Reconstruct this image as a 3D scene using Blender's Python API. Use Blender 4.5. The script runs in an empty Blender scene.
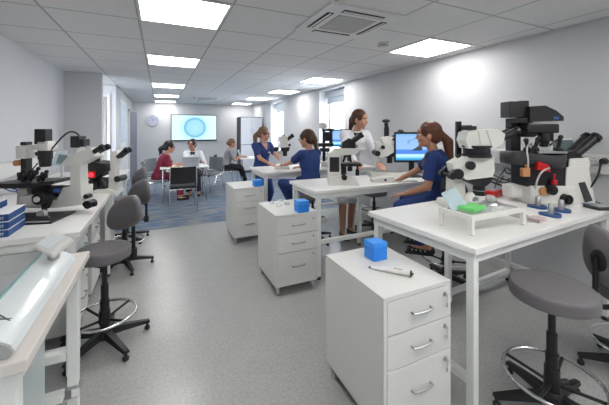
import bpy, bmesh, math, random
from mathutils import Vector, Matrix
random.seed(7)
S = bpy.context.scene; C = S.collection
# ---------------------------------------------------------------- camera numbers
F, PX, PY, A, HC = 311., 304.5, 129., math.radians(24.93), 1.55
CEIL = 2.50; XR = 3.42; XL = -1.43; YF = 12.3
def at(u, v, h):
    d = F*(HC-h)/(v-PY); c = (u-PX)/F*d
    return Vector((c*math.cos(A)+d*math.sin(A), -c*math.sin(A)+d*math.cos(A), h))
def depth(p): return p[0]*math.sin(A)+p[1]*math.cos(A)
# ---------------------------------------------------------------- materials
def mat(name, col, rough=.5, metal=0., var=.04, scale=8., bump=0., alpha=1., emit=None, es=0., trans=0., coat=0., spec=.5, ior=1.45):
    m = bpy.data.materials.new(name); m.use_nodes = True
    nt = m.node_tree; b = nt.nodes['Principled BSDF']
    tc = nt.nodes.new('ShaderNodeTexCoord'); nz = nt.nodes.new('ShaderNodeTexNoise')
    nz.inputs['Scale'].default_value = scale; nz.inputs['Detail'].default_value = 3
    nt.links.new(tc.outputs['Object'], nz.inputs['Vector'])
    mx = nt.nodes.new('ShaderNodeMix'); mx.data_type = 'RGBA'
    c = Vector(col[:3]); mx.inputs[6].default_value = (*(c*(1-var)), 1); mx.inputs[7].default_value = (*[min(1, x*(1+var)) for x in c], 1)
    nt.links.new(nz.outputs['Fac'], mx.inputs[0]); nt.links.new(mx.outputs[2], b.inputs['Base Color'])
    b.inputs['Roughness'].default_value = rough; b.inputs['Metallic'].default_value = metal
    b.inputs['Alpha'].default_value = alpha; b.inputs['Transmission Weight'].default_value = trans
    b.inputs['Coat Weight'].default_value = coat; b.inputs['Specular IOR Level'].default_value = spec; b.inputs['IOR'].default_value = ior
    if emit: b.inputs['Emission Color'].default_value = (*emit, 1); b.inputs['Emission Strength'].default_value = es
    if bump:
        bp = nt.nodes.new('ShaderNodeBump'); bp.inputs['Strength'].default_value = bump; bp.inputs['Distance'].default_value = .01
        nt.links.new(nz.outputs['Fac'], bp.inputs['Height']); nt.links.new(bp.outputs['Normal'], b.inputs['Normal'])
    return m
M = dict(
 wall=mat('wall_paint', (.57,.575,.595), .85, scale=2, var=.02), trim=mat('trim_white', (.68,.68,.67), .5),
 bench=mat('bench_laminate', (.80,.79,.77), .33, var=.02), frame=mat('bench_frame', (.78,.79,.77), .4, var=.02),
 cab=mat('pedestal_laminate', (.66,.66,.64), .45, var=.02), cabdk=mat('dark_matte', (.10,.10,.10), .7),  # cabdk: plain dark grey for cupboard plinth and socket holes
 chrome=mat('chrome', (.72,.72,.72), .16, 1.), steel=mat('steel', (.45,.45,.46), .35, 1.),
 black=mat('black_plastic', (.012,.012,.014), .42), blackg=mat('black_gloss', (.012,.012,.015), .2), dkgrey=mat('dark_grey', (.05,.05,.055), .5),
 seat=mat('grey_vinyl', (.15,.14,.148), .42, bump=.05, scale=120), seatdk=mat('blackish_fabric', (.022,.022,.026), .8),
 chairgrey=mat('chair_grey', (.17,.18,.20), .6),
 mwhite=mat('microscope_white', (.72,.71,.67), .38), mgrey=mat('microscope_grey', (.42,.42,.42), .45),
 blue=mat('blue_box_plastic', (.02,.23,.80), .35), bluetop=mat('blue_lid', (.04,.30,.88), .35), bluecase=mat('blue_case', (.014,.065,.22), .45), bluelab=mat('blue_label', (.03,.13,.40), .5),
 bluedish=mat('blue_stand', (.022,.075,.22), .5), paper=mat('white_print', (.8,.8,.82), .6), ink=mat('dark_print', (.08,.1,.13), .6),
 navy=mat('navy_scrubs', (.020,.046,.175), .85, var=.18, scale=9, bump=.25), maroon=mat('maroon_scrubs', (.19,.012,.035), .85, var=.15, scale=9, bump=.2),
 coat=mat('lab_coat', (.68,.69,.72), .85, var=.05, scale=8, bump=.2), shirt=mat('dark_shirt', (.03,.03,.035), .8), shirtg=mat('grey_shirt', (.30,.31,.34), .85), blkcloth=mat('black_cloth', (.012,.012,.014), .9), darkskirt=mat('dark_skirt', (.03,.03,.05), .9),
 skin=mat('skin', (.50,.25,.165), .5, var=.06), skin2=mat('skin_tan', (.40,.19,.12), .5, var=.06),
 lips=mat('lips', (.42,.10,.09), .4), eye=mat('eye_white', (.75,.73,.7), .3), iris=mat('iris', (.03,.02,.015), .3), teeth=mat('teeth', (.8,.78,.74), .3),
 hairbr=mat('brown_hair', (.065,.026,.012), .45, var=.5, scale=40, bump=.4), hairdk=mat('dark_hair', (.012,.008,.007), .45, var=.4, scale=40, bump=.4),
 hairbl=mat('dark_blond_hair', (.16,.085,.045), .45, var=.35, scale=40, bump=.4), hairau=mat('auburn_hair', (.11,.035,.015), .42, var=.5, scale=35, bump=.4),
 shoe=mat('black_shoe', (.015,.015,.015), .4), shoestripe=mat('pale_strap', (.5,.5,.45), .5),
 glass=mat('clear_glass', (.85,.92,.92), .05, alpha=.28, spec=.6), acry=mat('frosted_acrylic', (.62,.70,.70), .3, alpha=.55), teal=mat('teal_glass', (.30,.55,.55), .2, alpha=.75),
 green=mat('green_pad', (.16,.62,.17), .55), paleblue=mat('pale_blue_sheet', (.55,.70,.76), .35, alpha=.8), red=mat('red_plastic', (.55,.01,.015), .4), orange=mat('orange_copper', (.55,.25,.10), .4),
 gl=mat('grey_panel', (.33,.34,.34), .3), glossw=mat('white_gloss', (.72,.76,.77), .18, coat=.6), beige=mat('beige_edge', (.66,.62,.58), .45),
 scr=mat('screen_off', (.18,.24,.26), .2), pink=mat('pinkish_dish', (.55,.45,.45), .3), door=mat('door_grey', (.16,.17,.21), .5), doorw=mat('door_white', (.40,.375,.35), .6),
 panel=mat('light_diffuser', (.9,.9,.9), .6, emit=(1.,.985,.96), es=8.), redlamp=mat('red_lamp', (.8,.02,.03), .4, emit=(1,.03,.05), es=.9),
 cable=mat('black_cable', (.015,.015,.016), .5), cablew=mat('pale_cable', (.5,.5,.5), .5), cableb=mat('blue_cable', (.03,.10,.30), .5),
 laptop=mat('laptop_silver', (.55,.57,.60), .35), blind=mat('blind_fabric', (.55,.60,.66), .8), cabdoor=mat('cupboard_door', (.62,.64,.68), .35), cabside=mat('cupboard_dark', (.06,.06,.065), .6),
 ceilm=mat('unit_white', (.68,.68,.68), .6), slot=mat('slot_dark', (.02,.02,.02), .8), grille=mat('grille_grey', (.45,.45,.45), .7),
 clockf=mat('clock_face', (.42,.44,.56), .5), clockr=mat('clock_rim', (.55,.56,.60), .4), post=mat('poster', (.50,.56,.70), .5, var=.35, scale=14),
)
def pattern_mat(name, fn, rough=.5):
    m = bpy.data.materials.new(name); m.use_nodes = True; nt = m.node_tree; b = nt.nodes['Principled BSDF']; b.inputs['Roughness'].default_value = rough
    fn(nt, b); return m
def f_ceil(nt, b):
    N = nt.nodes.new; l = nt.links.new
    g = N('ShaderNodeNewGeometry'); mp = N('ShaderNodeMapping'); l(g.outputs['Position'], mp.inputs[0]); mp.inputs['Location'].default_value = (.841, -3.047, 0)
    br = N('ShaderNodeTexBrick'); br.offset = 0; br.inputs['Scale'].default_value = 1; br.inputs['Brick Width'].default_value = .675; br.inputs['Row Height'].default_value = .675
    br.inputs['Mortar Size'].default_value = .011; br.inputs['Mortar Smooth'].default_value = .2
    br.inputs['Color1'].default_value = (.68,.68,.68,1); br.inputs['Color2'].default_value = (.655,.655,.655,1); br.inputs['Mortar'].default_value = (.40,.40,.40,1)
    l(mp.outputs[0], br.inputs['Vector']); l(br.outputs['Color'], b.inputs['Base Color'])
    nz = N('ShaderNodeTexNoise'); nz.inputs['Scale'].default_value = 60; l(g.outputs['Position'], nz.inputs[0])
    bp = N('ShaderNodeBump'); bp.inputs['Strength'].default_value = .15; bp.inputs['Distance'].default_value = .004; l(nz.outputs['Fac'], bp.inputs['Height']); l(bp.outputs[0], b.inputs['Normal'])
def f_vinyl(nt, b):
    N = nt.nodes.new; l = nt.links.new; g = N('ShaderNodeNewGeometry')
    nz = N('ShaderNodeTexNoise'); nz.inputs['Scale'].default_value = 55; nz.inputs['Detail'].default_value = 6; l(g.outputs['Position'], nz.inputs[0])
    n2 = N('ShaderNodeTexNoise'); n2.inputs['Scale'].default_value = 6; l(g.outputs['Position'], n2.inputs[0])
    ad = N('ShaderNodeMath'); ad.operation = 'MULTIPLY_ADD'; ad.inputs[1].default_value = .25; l(n2.outputs['Fac'], ad.inputs[0]); l(nz.outputs['Fac'], ad.inputs[2])
    cr = N('ShaderNodeValToRGB'); cr.color_ramp.elements[0].position = .42; cr.color_ramp.elements[0].color = (.33,.333,.325,1); cr.color_ramp.elements[1].position = .80; cr.color_ramp.elements[1].color = (.405,.408,.40,1)
    l(ad.outputs[0], cr.inputs[0]); l(cr.outputs[0], b.inputs['Base Color'])
def f_carpet(nt, b):
    N = nt.nodes.new; l = nt.links.new; g = N('ShaderNodeNewGeometry')
    br = N('ShaderNodeTexBrick'); br.inputs['Scale'].default_value = 1; br.inputs['Brick Width'].default_value = 1.0; br.inputs['Row Height'].default_value = .25; br.inputs['Mortar Size'].default_value = .002
    br.inputs['Color1'].default_value = (.06,.13,.23,1); br.inputs['Color2'].default_value = (.17,.17,.18,1); br.inputs['Mortar'].default_value = (.05,.06,.08,1)
    l(g.outputs['Position'], br.inputs['Vector'])
    mp = N('ShaderNodeMapping'); mp.inputs['Scale'].default_value = (2.2, 9, 1); l(g.outputs['Position'], mp.inputs[0])
    nz = N('ShaderNodeTexNoise'); nz.inputs['Scale'].default_value = 1.3; nz.inputs['Detail'].default_value = 5; l(mp.outputs[0], nz.inputs[0])
    cr = N('ShaderNodeValToRGB'); cr.color_ramp.elements[0].position = .38; cr.color_ramp.elements[0].color = (.07,.14,.25,1); cr.color_ramp.elements[1].position = .62; cr.color_ramp.elements[1].color = (.30,.285,.26,1)
    l(nz.outputs['Fac'], cr.inputs[0])
    mx = N('ShaderNodeMix'); mx.data_type = 'RGBA'; mx.inputs[0].default_value = .6; l(br.outputs['Color'], mx.inputs[6]); l(cr.outputs[0], mx.inputs[7]); l(mx.outputs[2], b.inputs['Base Color'])
M['ceiling'] = pattern_mat('ceiling_tiles', f_ceil, .9); M['vinyl'] = pattern_mat('vinyl_floor', f_vinyl, .27); M['carpet'] = pattern_mat('carpet_planks', f_carpet, .95)
def screen_mat(name, kind):
    m = bpy.data.materials.new(name); m.use_nodes = True; nt = m.node_tree; N = nt.nodes.new; l = nt.links.new
    b = nt.nodes['Principled BSDF']; b.inputs['Roughness'].default_value = .25
    tc = N('ShaderNodeTexCoord'); sp = N('ShaderNodeSeparateXYZ'); l(tc.outputs['Generated'], sp.inputs[0])
    if kind == 'embryo':
        nz = N('ShaderNodeTexNoise'); nz.inputs['Scale'].default_value = 22; nz.inputs['Detail'].default_value = 5; l(tc.outputs['Generated'], nz.inputs[0])
        mp = N('ShaderNodeMapping'); mp.inputs['Location'].default_value = (-.51*1.66, 0, -.5); mp.inputs['Scale'].default_value = (1.66, 0, 1); l(tc.outputs['Generated'], mp.inputs[0])
        ln = N('ShaderNodeVectorMath'); ln.operation = 'LENGTH'; l(mp.outputs[0], ln.inputs[0])
        r = N('ShaderNodeValToRGB'); e = r.color_ramp.elements; e[0].position = 0; e[0].color = (.36,.68,.84,1); e[1].position = 1; e[1].color = (.66,.90,1,1)
        for p, c in ((.30,(.30,.62,.80,1)), (.36,(.16,.44,.60,1)), (.385,(.14,.42,.58,1)), (.42,(.42,.74,.92,1)), (.6,(.60,.88,1,1))):
            q = e.new(p); q.color = c
        l(ln.outputs['Value'], r.inputs[0])
        mx = N('ShaderNodeMix'); mx.data_type = 'RGBA'; mx.blend_type = 'OVERLAY'; mx.inputs[0].default_value = .45; l(r.outputs[0], mx.inputs[6]); l(nz.outputs['Fac'], mx.inputs[7]); out = mx.outputs[2]
        st = .72
    else:
        r = N('ShaderNodeValToRGB'); r.color_ramp.interpolation = 'LINEAR'; e = r.color_ramp.elements; e[0].position = 0; e[0].color = (.03,.25,.55,1); e[1].position = 1; e[1].color = (.20,.45,.85,1)
        for p, c in ((.06,(.05,.45,.80,1)), (.16,(.55,.95,1,1)), (.22,(.5,.85,1,1)), (.26,(.07,.25,.80,1)), (.40,(.10,.30,.85,1)), (.43,(.35,.58,.95,1)), (.9,(.30,.55,.95,1))):
            q = e.new(p); q.color = c
        l(sp.outputs['Z'], r.inputs[0]); out = r.outputs[0]; st = .60
    b.inputs['Base Color'].default_value = (.02,.02,.02,1); l(out, b.inputs['Emission Color']); b.inputs['Emission Strength'].default_value = st
    return m
M['embryo'] = screen_mat('embryo_picture', 'embryo'); M['scrimg'] = screen_mat('monitor_picture', 'pip')
# ---------------------------------------------------------------- mesh builder
class MB:
    def __init__(s): s.bm = bmesh.new(); s.mi = 0
    def _mark(s, n0):
        s.bm.faces.ensure_lookup_table()
        for f in s.bm.faces[n0:]: f.material_index = s.mi
    def box(s, c, size, bev=0., rot=None, seg=2):
        n0 = len(s.bm.faces)
        r = bmesh.ops.create_cube(s.bm, size=1); vs = r['verts']
        mt = Matrix.Translation(Vector(c)) @ ((rot.to_4x4()) if rot else Matrix()) @ Matrix.Diagonal((*size, 1))
        bmesh.ops.transform(s.bm, matrix=mt, verts=vs)
        if bev: bmesh.ops.bevel(s.bm, geom=list({e for v in vs for e in v.link_edges}), offset=bev, segments=seg, affect='EDGES', profile=.5)
        s._mark(n0); return s
    def b2(s, lo, hi, bev=0.):
        lo, hi = Vector(lo), Vector(hi); return s.box((lo+hi)/2, [abs(x) for x in (hi-lo)], bev)
    def rings(s, rings, cap=True):
        n0 = len(s.bm.faces); R = [[s.bm.verts.new(p) for p in r] for r in rings]; n = len(R[0])
        for a, b in zip(R, R[1:]):
            for i in range(n):
                try: s.bm.faces.new((a[i], a[(i+1) % n], b[(i+1) % n], b[i]))
                except ValueError: pass
        if cap: s.bm.faces.new(R[0][::-1]); s.bm.faces.new(R[-1])
        s._mark(n0); return s
    def cyl(s, a, b, r, r2=None, n=16):
        a, b = Vector(a), Vector(b); r2 = r if r2 is None else r2
        q = (b-a).to_track_quat('Z', 'Y'); x, y = q @ Vector((1,0,0)), q @ Vector((0,1,0))
        cs = [(math.cos(t*2*math.pi/n), math.sin(t*2*math.pi/n)) for t in range(n)]
        return s.rings([[p+x*(c*rr)+y*(d*rr) for c, d in cs] for p, rr in ((a, r), (b, r2))])
    def lathe(s, prof, o=(0,0,0), n=24, rot=None):
        o = Vector(o); R = rot or Matrix.Identity(3)
        return s.rings([[o + R @ Vector((r*math.cos(t*2*math.pi/n), r*math.sin(t*2*math.pi/n), z)) for t in range(n)] for r, z in prof])
    def ell(s, c, r, rot=None, n=16):
        n0 = len(s.bm.faces); g = bmesh.ops.create_uvsphere(s.bm, u_segments=n, v_segments=max(8, n*2//3), radius=1)
        bmesh.ops.transform(s.bm, matrix=Matrix.Translation(Vector(c)) @ (rot.to_4x4() if rot else Matrix()) @ Matrix.Diagonal((*r, 1)), verts=g['verts']); s._mark(n0); return s
    def tube(s, pts, r, n=8, closed=False, smooth=0):
        P = [Vector(p) for p in pts]
        for _ in range(smooth):
            Q = [P[0]] if not closed else []
            m = len(P)
            for i in range(m if closed else m-1):
                a, b = P[i], P[(i+1) % m]; Q += [a*.75+b*.25, a*.25+b*.75]
            if not closed: Q.append(P[-1])
            P = Q
        m = len(P); rg = []; up = None
        for i in range(m):
            if closed: t = P[(i+1) % m]-P[i-1]
            else: t = P[min(i+1, m-1)]-P[max(i-1, 0)]
            t.normalize()
            if up is None: up = t.orthogonal().normalized()
            else:
                up = up - t*up.dot(t); up = up.normalized() if up.length > 1e-5 else t.orthogonal().normalized()
            v = t.cross(up); rr = r[i*len(r)//m] if isinstance(r, (list, tuple)) else r
            rg.append([P[i]+up*(rr*math.cos(k*2*math.pi/n))+v*(rr*math.sin(k*2*math.pi/n)) for k in range(n)])
        if closed:
            # close by matching ring start
            best = min(range(n), key=lambda k: (rg[0][k]-rg[-1][0]).length)
            rg.append(rg[0][best:]+rg[0][:best]); return s.rings(rg, cap=False)
        return s.rings(rg)
    def prism(s, pts, y0, y1, plane='xz'):
        f = (lambda p, y: Vector((p[0], y, p[1]))) if plane == 'xz' else ((lambda p, y: Vector((p[0], p[1], y))) if plane == 'xy' else (lambda p, y: Vector((y, p[0], p[1]))))
        return s.rings([[f(p, y0) for p in pts], [f(p, y1) for p in pts]])
    def cap(s, a, b, ra, rb=None, n=14):
        rb = ra if rb is None else rb; a, b = Vector(a), Vector(b)
        d = (b-a)
        if d.length < 1e-6: return s.ell(a, (ra,)*3)
        q = d.to_track_quat('Z', 'Y'); x, y, z = q @ Vector((1,0,0)), q @ Vector((0,1,0)), d.normalized()
        rg = []
        for k in range(1, 5): t = math.pi/2*(1-k/4); rg.append((a-z*ra*math.sin(t), ra*math.cos(t)))
        for k in range(0, 4): t = math.pi/2*(k/4); rg.append((b+z*rb*math.sin(t), rb*math.cos(t)))
        return s.rings([[p+x*(math.cos(i*2*math.pi/n)*r)+y*(math.sin(i*2*math.pi/n)*r) for i in range(n)] for p, r in rg])
    def build(s, name, mats, parent=None, smooth=False, loc=None, weld=False):
        me = bpy.data.meshes.new(name)
        bmesh.ops.recalc_face_normals(s.bm, faces=s.bm.faces)
        s.bm.to_mesh(me); s.bm.free()
        for m in (mats if isinstance(mats, (list, tuple)) else [mats]): me.materials.append(M[m] if isinstance(m, str) else m)
        if smooth:
            me.polygons.foreach_set('use_smooth', [True]*len(me.polygons))
            if smooth != 'all':
                try: me.set_sharp_from_angle(angle=math.radians(smooth if smooth is not True else 40))
                except Exception: pass
        o = bpy.data.objects.new(name, me); C.objects.link(o)
        if parent: o.parent = parent
        if loc is not None: o.location = loc
        return o
def tag(o, label, cat, group=None, kind=None):
    if label: o['label'] = label
    if cat: o['category'] = cat
    if group: o['group'] = group
    if kind: o['kind'] = kind
    return o
def thing(name, label, cat, loc=(0,0,0), rz=0, group=None):
    o = bpy.data.objects.new(name, None); o.empty_display_size = .1; C.objects.link(o); o.location = loc; o.rotation_euler = (0,0,rz)
    return tag(o, label, cat, group)
def struct(name, mb, m, smooth=False):
    o = mb.build(name, m, smooth=smooth); o['kind'] = 'structure'; return o
def E(ax, deg): return Matrix.Rotation(math.radians(deg), 3, ax)
# ---------------------------------------------------------------- room
m = MB(); m.b2((XL-.2,-5.4,-.1), (XR+.4, 5.32, 0)); struct('floor', m, 'vinyl')
m = MB(); m.b2((XL-.9, 5.32,-.1), (XR+.4, YF+.2, 0.002)); o = struct('floor', m, 'carpet')
m = MB(); m.b2((XL-.9,-5.4,CEIL), (XR+.4, YF+.2, CEIL+.1)); struct('ceiling', m, 'ceiling')
m = MB(); m.b2((XL-.9, YF, 0), (XR+.4, YF+.2, CEIL)); struct('wall_back', m, 'wall')
m = MB(); m.b2((XL-.2,-5.6, 0), (XR+.4, -5.4, CEIL)); struct('wall_front', m, 'wall')
m = MB(); m.b2((XL-.2,-5.4, 0), (XL, 6.27, CEIL)); struct('wall_left', m, 'wall')
XS = -.90
m = MB(); m.b2((XL-.2,6.27,0), (XS,6.42,CEIL)); struct('wall_return', m, 'wall')
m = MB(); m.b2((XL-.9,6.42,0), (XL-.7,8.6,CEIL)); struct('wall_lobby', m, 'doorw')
m = MB(); m.b2((XL-.9,7.95,0), (XS+.02,8.1,CEIL)); m.b2((XS-.15,8.1,0),(XS+.02,10.3,CEIL)); struct('wall_partition', m, 'wall')
m = MB(); m.b2((XS-.15,10.3,0),(XS+.02,YF,CEIL)); struct('wall_side', m, 'wall')
# door in the lobby recess and the grey door at the far left
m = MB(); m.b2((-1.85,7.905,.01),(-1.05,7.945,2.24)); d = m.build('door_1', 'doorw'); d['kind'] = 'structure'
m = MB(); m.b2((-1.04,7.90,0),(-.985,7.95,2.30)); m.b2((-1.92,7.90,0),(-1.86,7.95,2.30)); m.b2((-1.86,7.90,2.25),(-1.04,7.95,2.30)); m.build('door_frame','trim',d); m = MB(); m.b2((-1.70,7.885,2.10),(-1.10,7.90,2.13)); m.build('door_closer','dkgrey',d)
xd = XS+.02
m = MB(); m.box((-.79,11.42,1.06),(.035,1.02,2.09),rot=E('Z',-7)); d = m.build('door_2','door'); d['kind'] = 'structure'
m = MB(); m.b2((xd,10.82,0),(xd+.045,10.9,2.16)); m.b2((xd,11.95,0),(xd+.045,12.03,2.16)); m.b2((xd,10.82,2.08),(xd+.045,12.03,2.16)); m.build('door_frame','trim',d)
m = MB(); m.cyl((xd+.06,11.0,1.02),(xd+.12,11.0,1.02),.012); m.cyl((xd+.12,11.0,1.02),(xd+.12,11.13,1.02),.01); m.build('door_handle','steel',d)
# right wall with two windows; another, unseen, added behind the camera for daylight
WN = [(-2.9,-1.7,.95,2.40), (5.42,6.52,.95,2.44), (8.9,10.05,.75,2.40)]
m = MB(); x0, x1 = XR, XR+.34; ys = -5.4
for (a,b,z0,z1) in WN:
    m.b2((x0,ys,0),(x1,a,CEIL)); m.b2((x0,a,0),(x1,b,z0)); m.b2((x0,a,z1),(x1,b,CEIL)); ys = b
m.b2((x0,ys,0),(x1,YF,CEIL)); struct('wall_right', m, 'wall')
for i,(a,b,z0,z1) in enumerate(WN):
    fr = MB(); X = XR+.27; t = .055
    for (p,q) in (((a,z0),(a+t,z1)),((b-t,z0),(b,z1)),((a+t,z0),(b-t,z0+t)),((a+t,z1-t),(b-t,z1)),(((a+b)/2-t/2,z0+t),((a+b)/2+t/2,z1-t))): fr.b2((X,p[0],p[1]),(X+.05,q[0],q[1]))
    w = fr.build('window_%d' % (i+1), 'trim'); w['kind'] = 'structure'
    g = MB(); g.b2((X+.02,a+t,z0+t),(X+.028,b-t,z1-t)); g.build('pane','glass',w)
    g = MB(); g.b2((XR-.03,a-.02,z0-.03),(X,b+.02,z0),.004); g.build('window_sill','trim',w)
    g = MB(); g.b2((X-.10,a+.01,z1-.16),(X-.03,b-.01,z1-.005),.01); g.b2((X-.07,a+.02,z1-.30),(X-.065,b-.02,z1-.16)); g.build('blind','blind',w)
def bb(name, lo, hi):
    m = MB(); m.b2(lo, hi, .003); struct(name, m, 'trim')
bb('baseboard_right', (XR-.02,-5.4,0),(XR,YF,.11)); bb('baseboard_back', (XS+.02,YF-.02,0),(XR,YF,.11)); bb('baseboard_left', (XL,-5.4,0),(XL+.02,6.27,.11)); bb('baseboard_partition', (XS+.02,7.95,0),(XS+.035,10.3,.11))
m = MB(); m.b2((XR-.055,-1.2,1.17),(XR,5.2,1.33),.006); m.b2((XR-.058,-1.2,1.245),(XR-.05,5.2,1.255)); struct('trim_1', m, 'trim')
m = MB(); m.b2((XL,-1.2,1.06),(XL+.055,6.27,1.21),.006); struct('trim_2', m, 'trim')
# ceiling lights
T = .675
def light(x, y, label, grp=None):
    t = thing('ceiling_light', label, 'ceiling light', (x+T/2, y+T/2, CEIL), 0, grp)
    h = T/2-.006; m = MB()
    for a,b in (((-h,-h),(h,-h+.02)),((-h,h-.02),(h,h)),((-h,-h+.02),(-h+.02,h-.02)),((h-.02,-h+.02),(h,h-.02))): m.b2((a[0],a[1],-.009),(b[0],b[1],-.001))
    m.build('frame','trim',t); m = MB(); m.b2((-h+.02,-h+.02,-.007),(h-.02,h-.02,-.002)); m.build('diffuser','panel',t)
names = ['nearest', 'second', 'third', 'fourth', 'farthest']
for k, y in enumerate((2.372, 4.397, 7.097, 9.4, 11.45)):
    light(-.166, y, '%s square ceiling light of the row leading to the wall screen' % names[k])
for k, y in enumerate((2.372, 5.072, 7.1, 9.1, 11.3)):
    light(2.535 if k < 3 else 2.45, y, '%s square ceiling light of the row along the window wall' % names[k])
for x, sd in ((-.166,'left side'), (1.185,'middle'), (2.535,'right side')):  # unseen panels added behind the camera as fill for the near room
    for y in (-.328, -3.028): light(x, y, '%s unseen fill light added in the %s behind the camera' % ('closer' if y > -1 else 'rearmost', sd))
# ceiling cassettes
def cassette(x, y, w, label):
    t = thing('air_conditioning_cassette', label, 'air conditioner', (x, y, CEIL)); h = w/2
    m = MB(); m.box((0,0,-.012),(w,w,.024),.006); m.build('panel','ceilm',t)
    m = MB(); m.box((0,0,-.027),(w*.52,w*.52,.006)); 
    for k in range(9): m.box((0,(k-4)*w*.055,-.031),(w*.50,.006,.004))
    m.build('grille','grille',t)
    for sx, sy in ((1,0),(-1,0),(0,1),(0,-1)):
        m = MB(); cx, cy = sx*w*.38, sy*w*.38
        m.box((cx,cy,-.0255),(.055 if sx else w*.56, w*.56 if sx else .055, .004)); f = m.build('air_slot', 'slot', t)
        m = MB(); m.box((cx,cy,-.03),(.018 if sx else w*.54, w*.54 if sx else .018, .006)); m.build('louvre', 'ceilm', f)
cassette(1.50, 2.35, .70, 'large square air conditioning cassette with open louvres nearest the camera')
cassette(1.25, 9.9, .8, 'small far air conditioning cassette in the ceiling before the wall screen')
p = at(383, 43, CEIL); t = thing('smoke_detector', 'small round smoke detector on the ceiling beside the air conditioner', 'smoke detector', p)
m = MB(); m.lathe([(.058,0),(.058,-.012),(.05,-.02),(.0,-.02)]); m.build('base','ceilm',t,True); m = MB(); m.lathe([(.040,-.0201),(.042,-.04),(.034,-.052),(.001,-.055)]); m.build('sensor_head','trim',t,True)
m = MB(); m.box((0,0,-.03),(.084,.084,.005)); m.build('vent_slot','dkgrey',t)
# ---------------------------------------------------------------- far wall
def xon(u, Y):
    t = (u-PX)/F; return Y*(t*math.cos(A)+math.sin(A))/(-t*math.sin(A)+math.cos(A))
def zon(v, p): return HC-(v-PY)*depth(p)/F
yw = YF-.04; xa, xb = xon(170.8,yw), xon(216.8,yw)
za, zb = zon(141.3,(xa,yw)), zon(115.2,(xb,yw))
t = thing('wall_screen', 'large wall screen showing a pale blue round embryo picture', 'screen', ((xa+xb)/2, yw, za)); w = xb-xa; h = zb-za
m = MB(); m.box((0,0,h/2),(w,.05,h),.008); m.build('bezel','blackg',t)
m = MB(); m.box((0,-.027,h/2+.01),(w-.05,.004,h-.07)); m.build('picture','embryo',t)
m = MB(); m.box((0,.03,h/2),(w*.4,.02,h*.5)); m.build('wall_mount','dkgrey',t)
x = xon(152.8,yw); z = zon(120.5,(x,yw)); t = thing('wall_clock', 'round pale wall clock left of the screen', 'clock', (x, YF, z)); R0 = E('X', 90)
m = MB(); m.lathe([(.215,0),(.215,.035),(.195,.045),(.185,.03),(.185,.0)], rot=R0, n=36); m.build('rim','clockr',t,True)
m = MB(); m.cyl((0,-.005,0),(0,-.03,0),.186,n=36); m.build('dial','clockf',t)
m = MB()
for k in range(12):
    a = k*math.pi/6; m.box((math.sin(a)*.155,-.032,math.cos(a)*.155),(.014,.003,.03),rot=E('Y',k*30))
m.build('hour_marks','ink',t)
m = MB(); m.box((-.02,-.035,.045),(.012,.003,.10),rot=E('Y',-30)); m.build('hour_hand','black',t); m = MB(); m.box((.045,-.038,.03),(.009,.003,.14),rot=E('Y',60)); m.build('minute_hand','black',t)
# tall cupboard
t = thing('tall_cupboard', 'tall cupboard with white doors and dark side near the far window', 'cupboard', (2.98, 11.2, 0))
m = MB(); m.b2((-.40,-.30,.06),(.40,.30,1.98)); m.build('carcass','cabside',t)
for k,(z0,z1) in enumerate(((.08,.98),(1.0,1.96))):
    for sx in (-1,1):
        m = MB(); m.b2((min(0,sx*.395)+.003,-.325,z0),(max(0,sx*.395)-.003,-.301,z1),.003); dd = m.build('door','cabdoor',t)
        m = MB(); m.cyl((sx*.04,-.34,(z0+z1)/2-.07),(sx*.04,-.34,(z0+z1)/2+.07),.008); m.cyl((sx*.04,-.325,(z0+z1)/2-.06),(sx*.04,-.34,(z0+z1)/2-.06),.005);m.cyl((sx*.04,-.325,(z0+z1)/2+.06),(sx*.04,-.34,(z0+z1)/2+.06),.005); m.build('handle','steel',dd)
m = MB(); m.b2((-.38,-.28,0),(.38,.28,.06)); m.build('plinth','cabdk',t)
# notice board on the partition
t = thing('notice_board', 'narrow framed notice board with blue sheets on the white partition', 'notice board', (XS+.02, 9.35, 1.65))
m = MB(); m.b2((.003,-.68,-.58),(.015,.68,.62)); m.build('board','trim',t)
m = MB()
for k in range(4): m.b2((.015,-.6+k*.31,-.45),(.018,-.33+k*.31,.55))
m.build('sheets','post',t)
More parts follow.
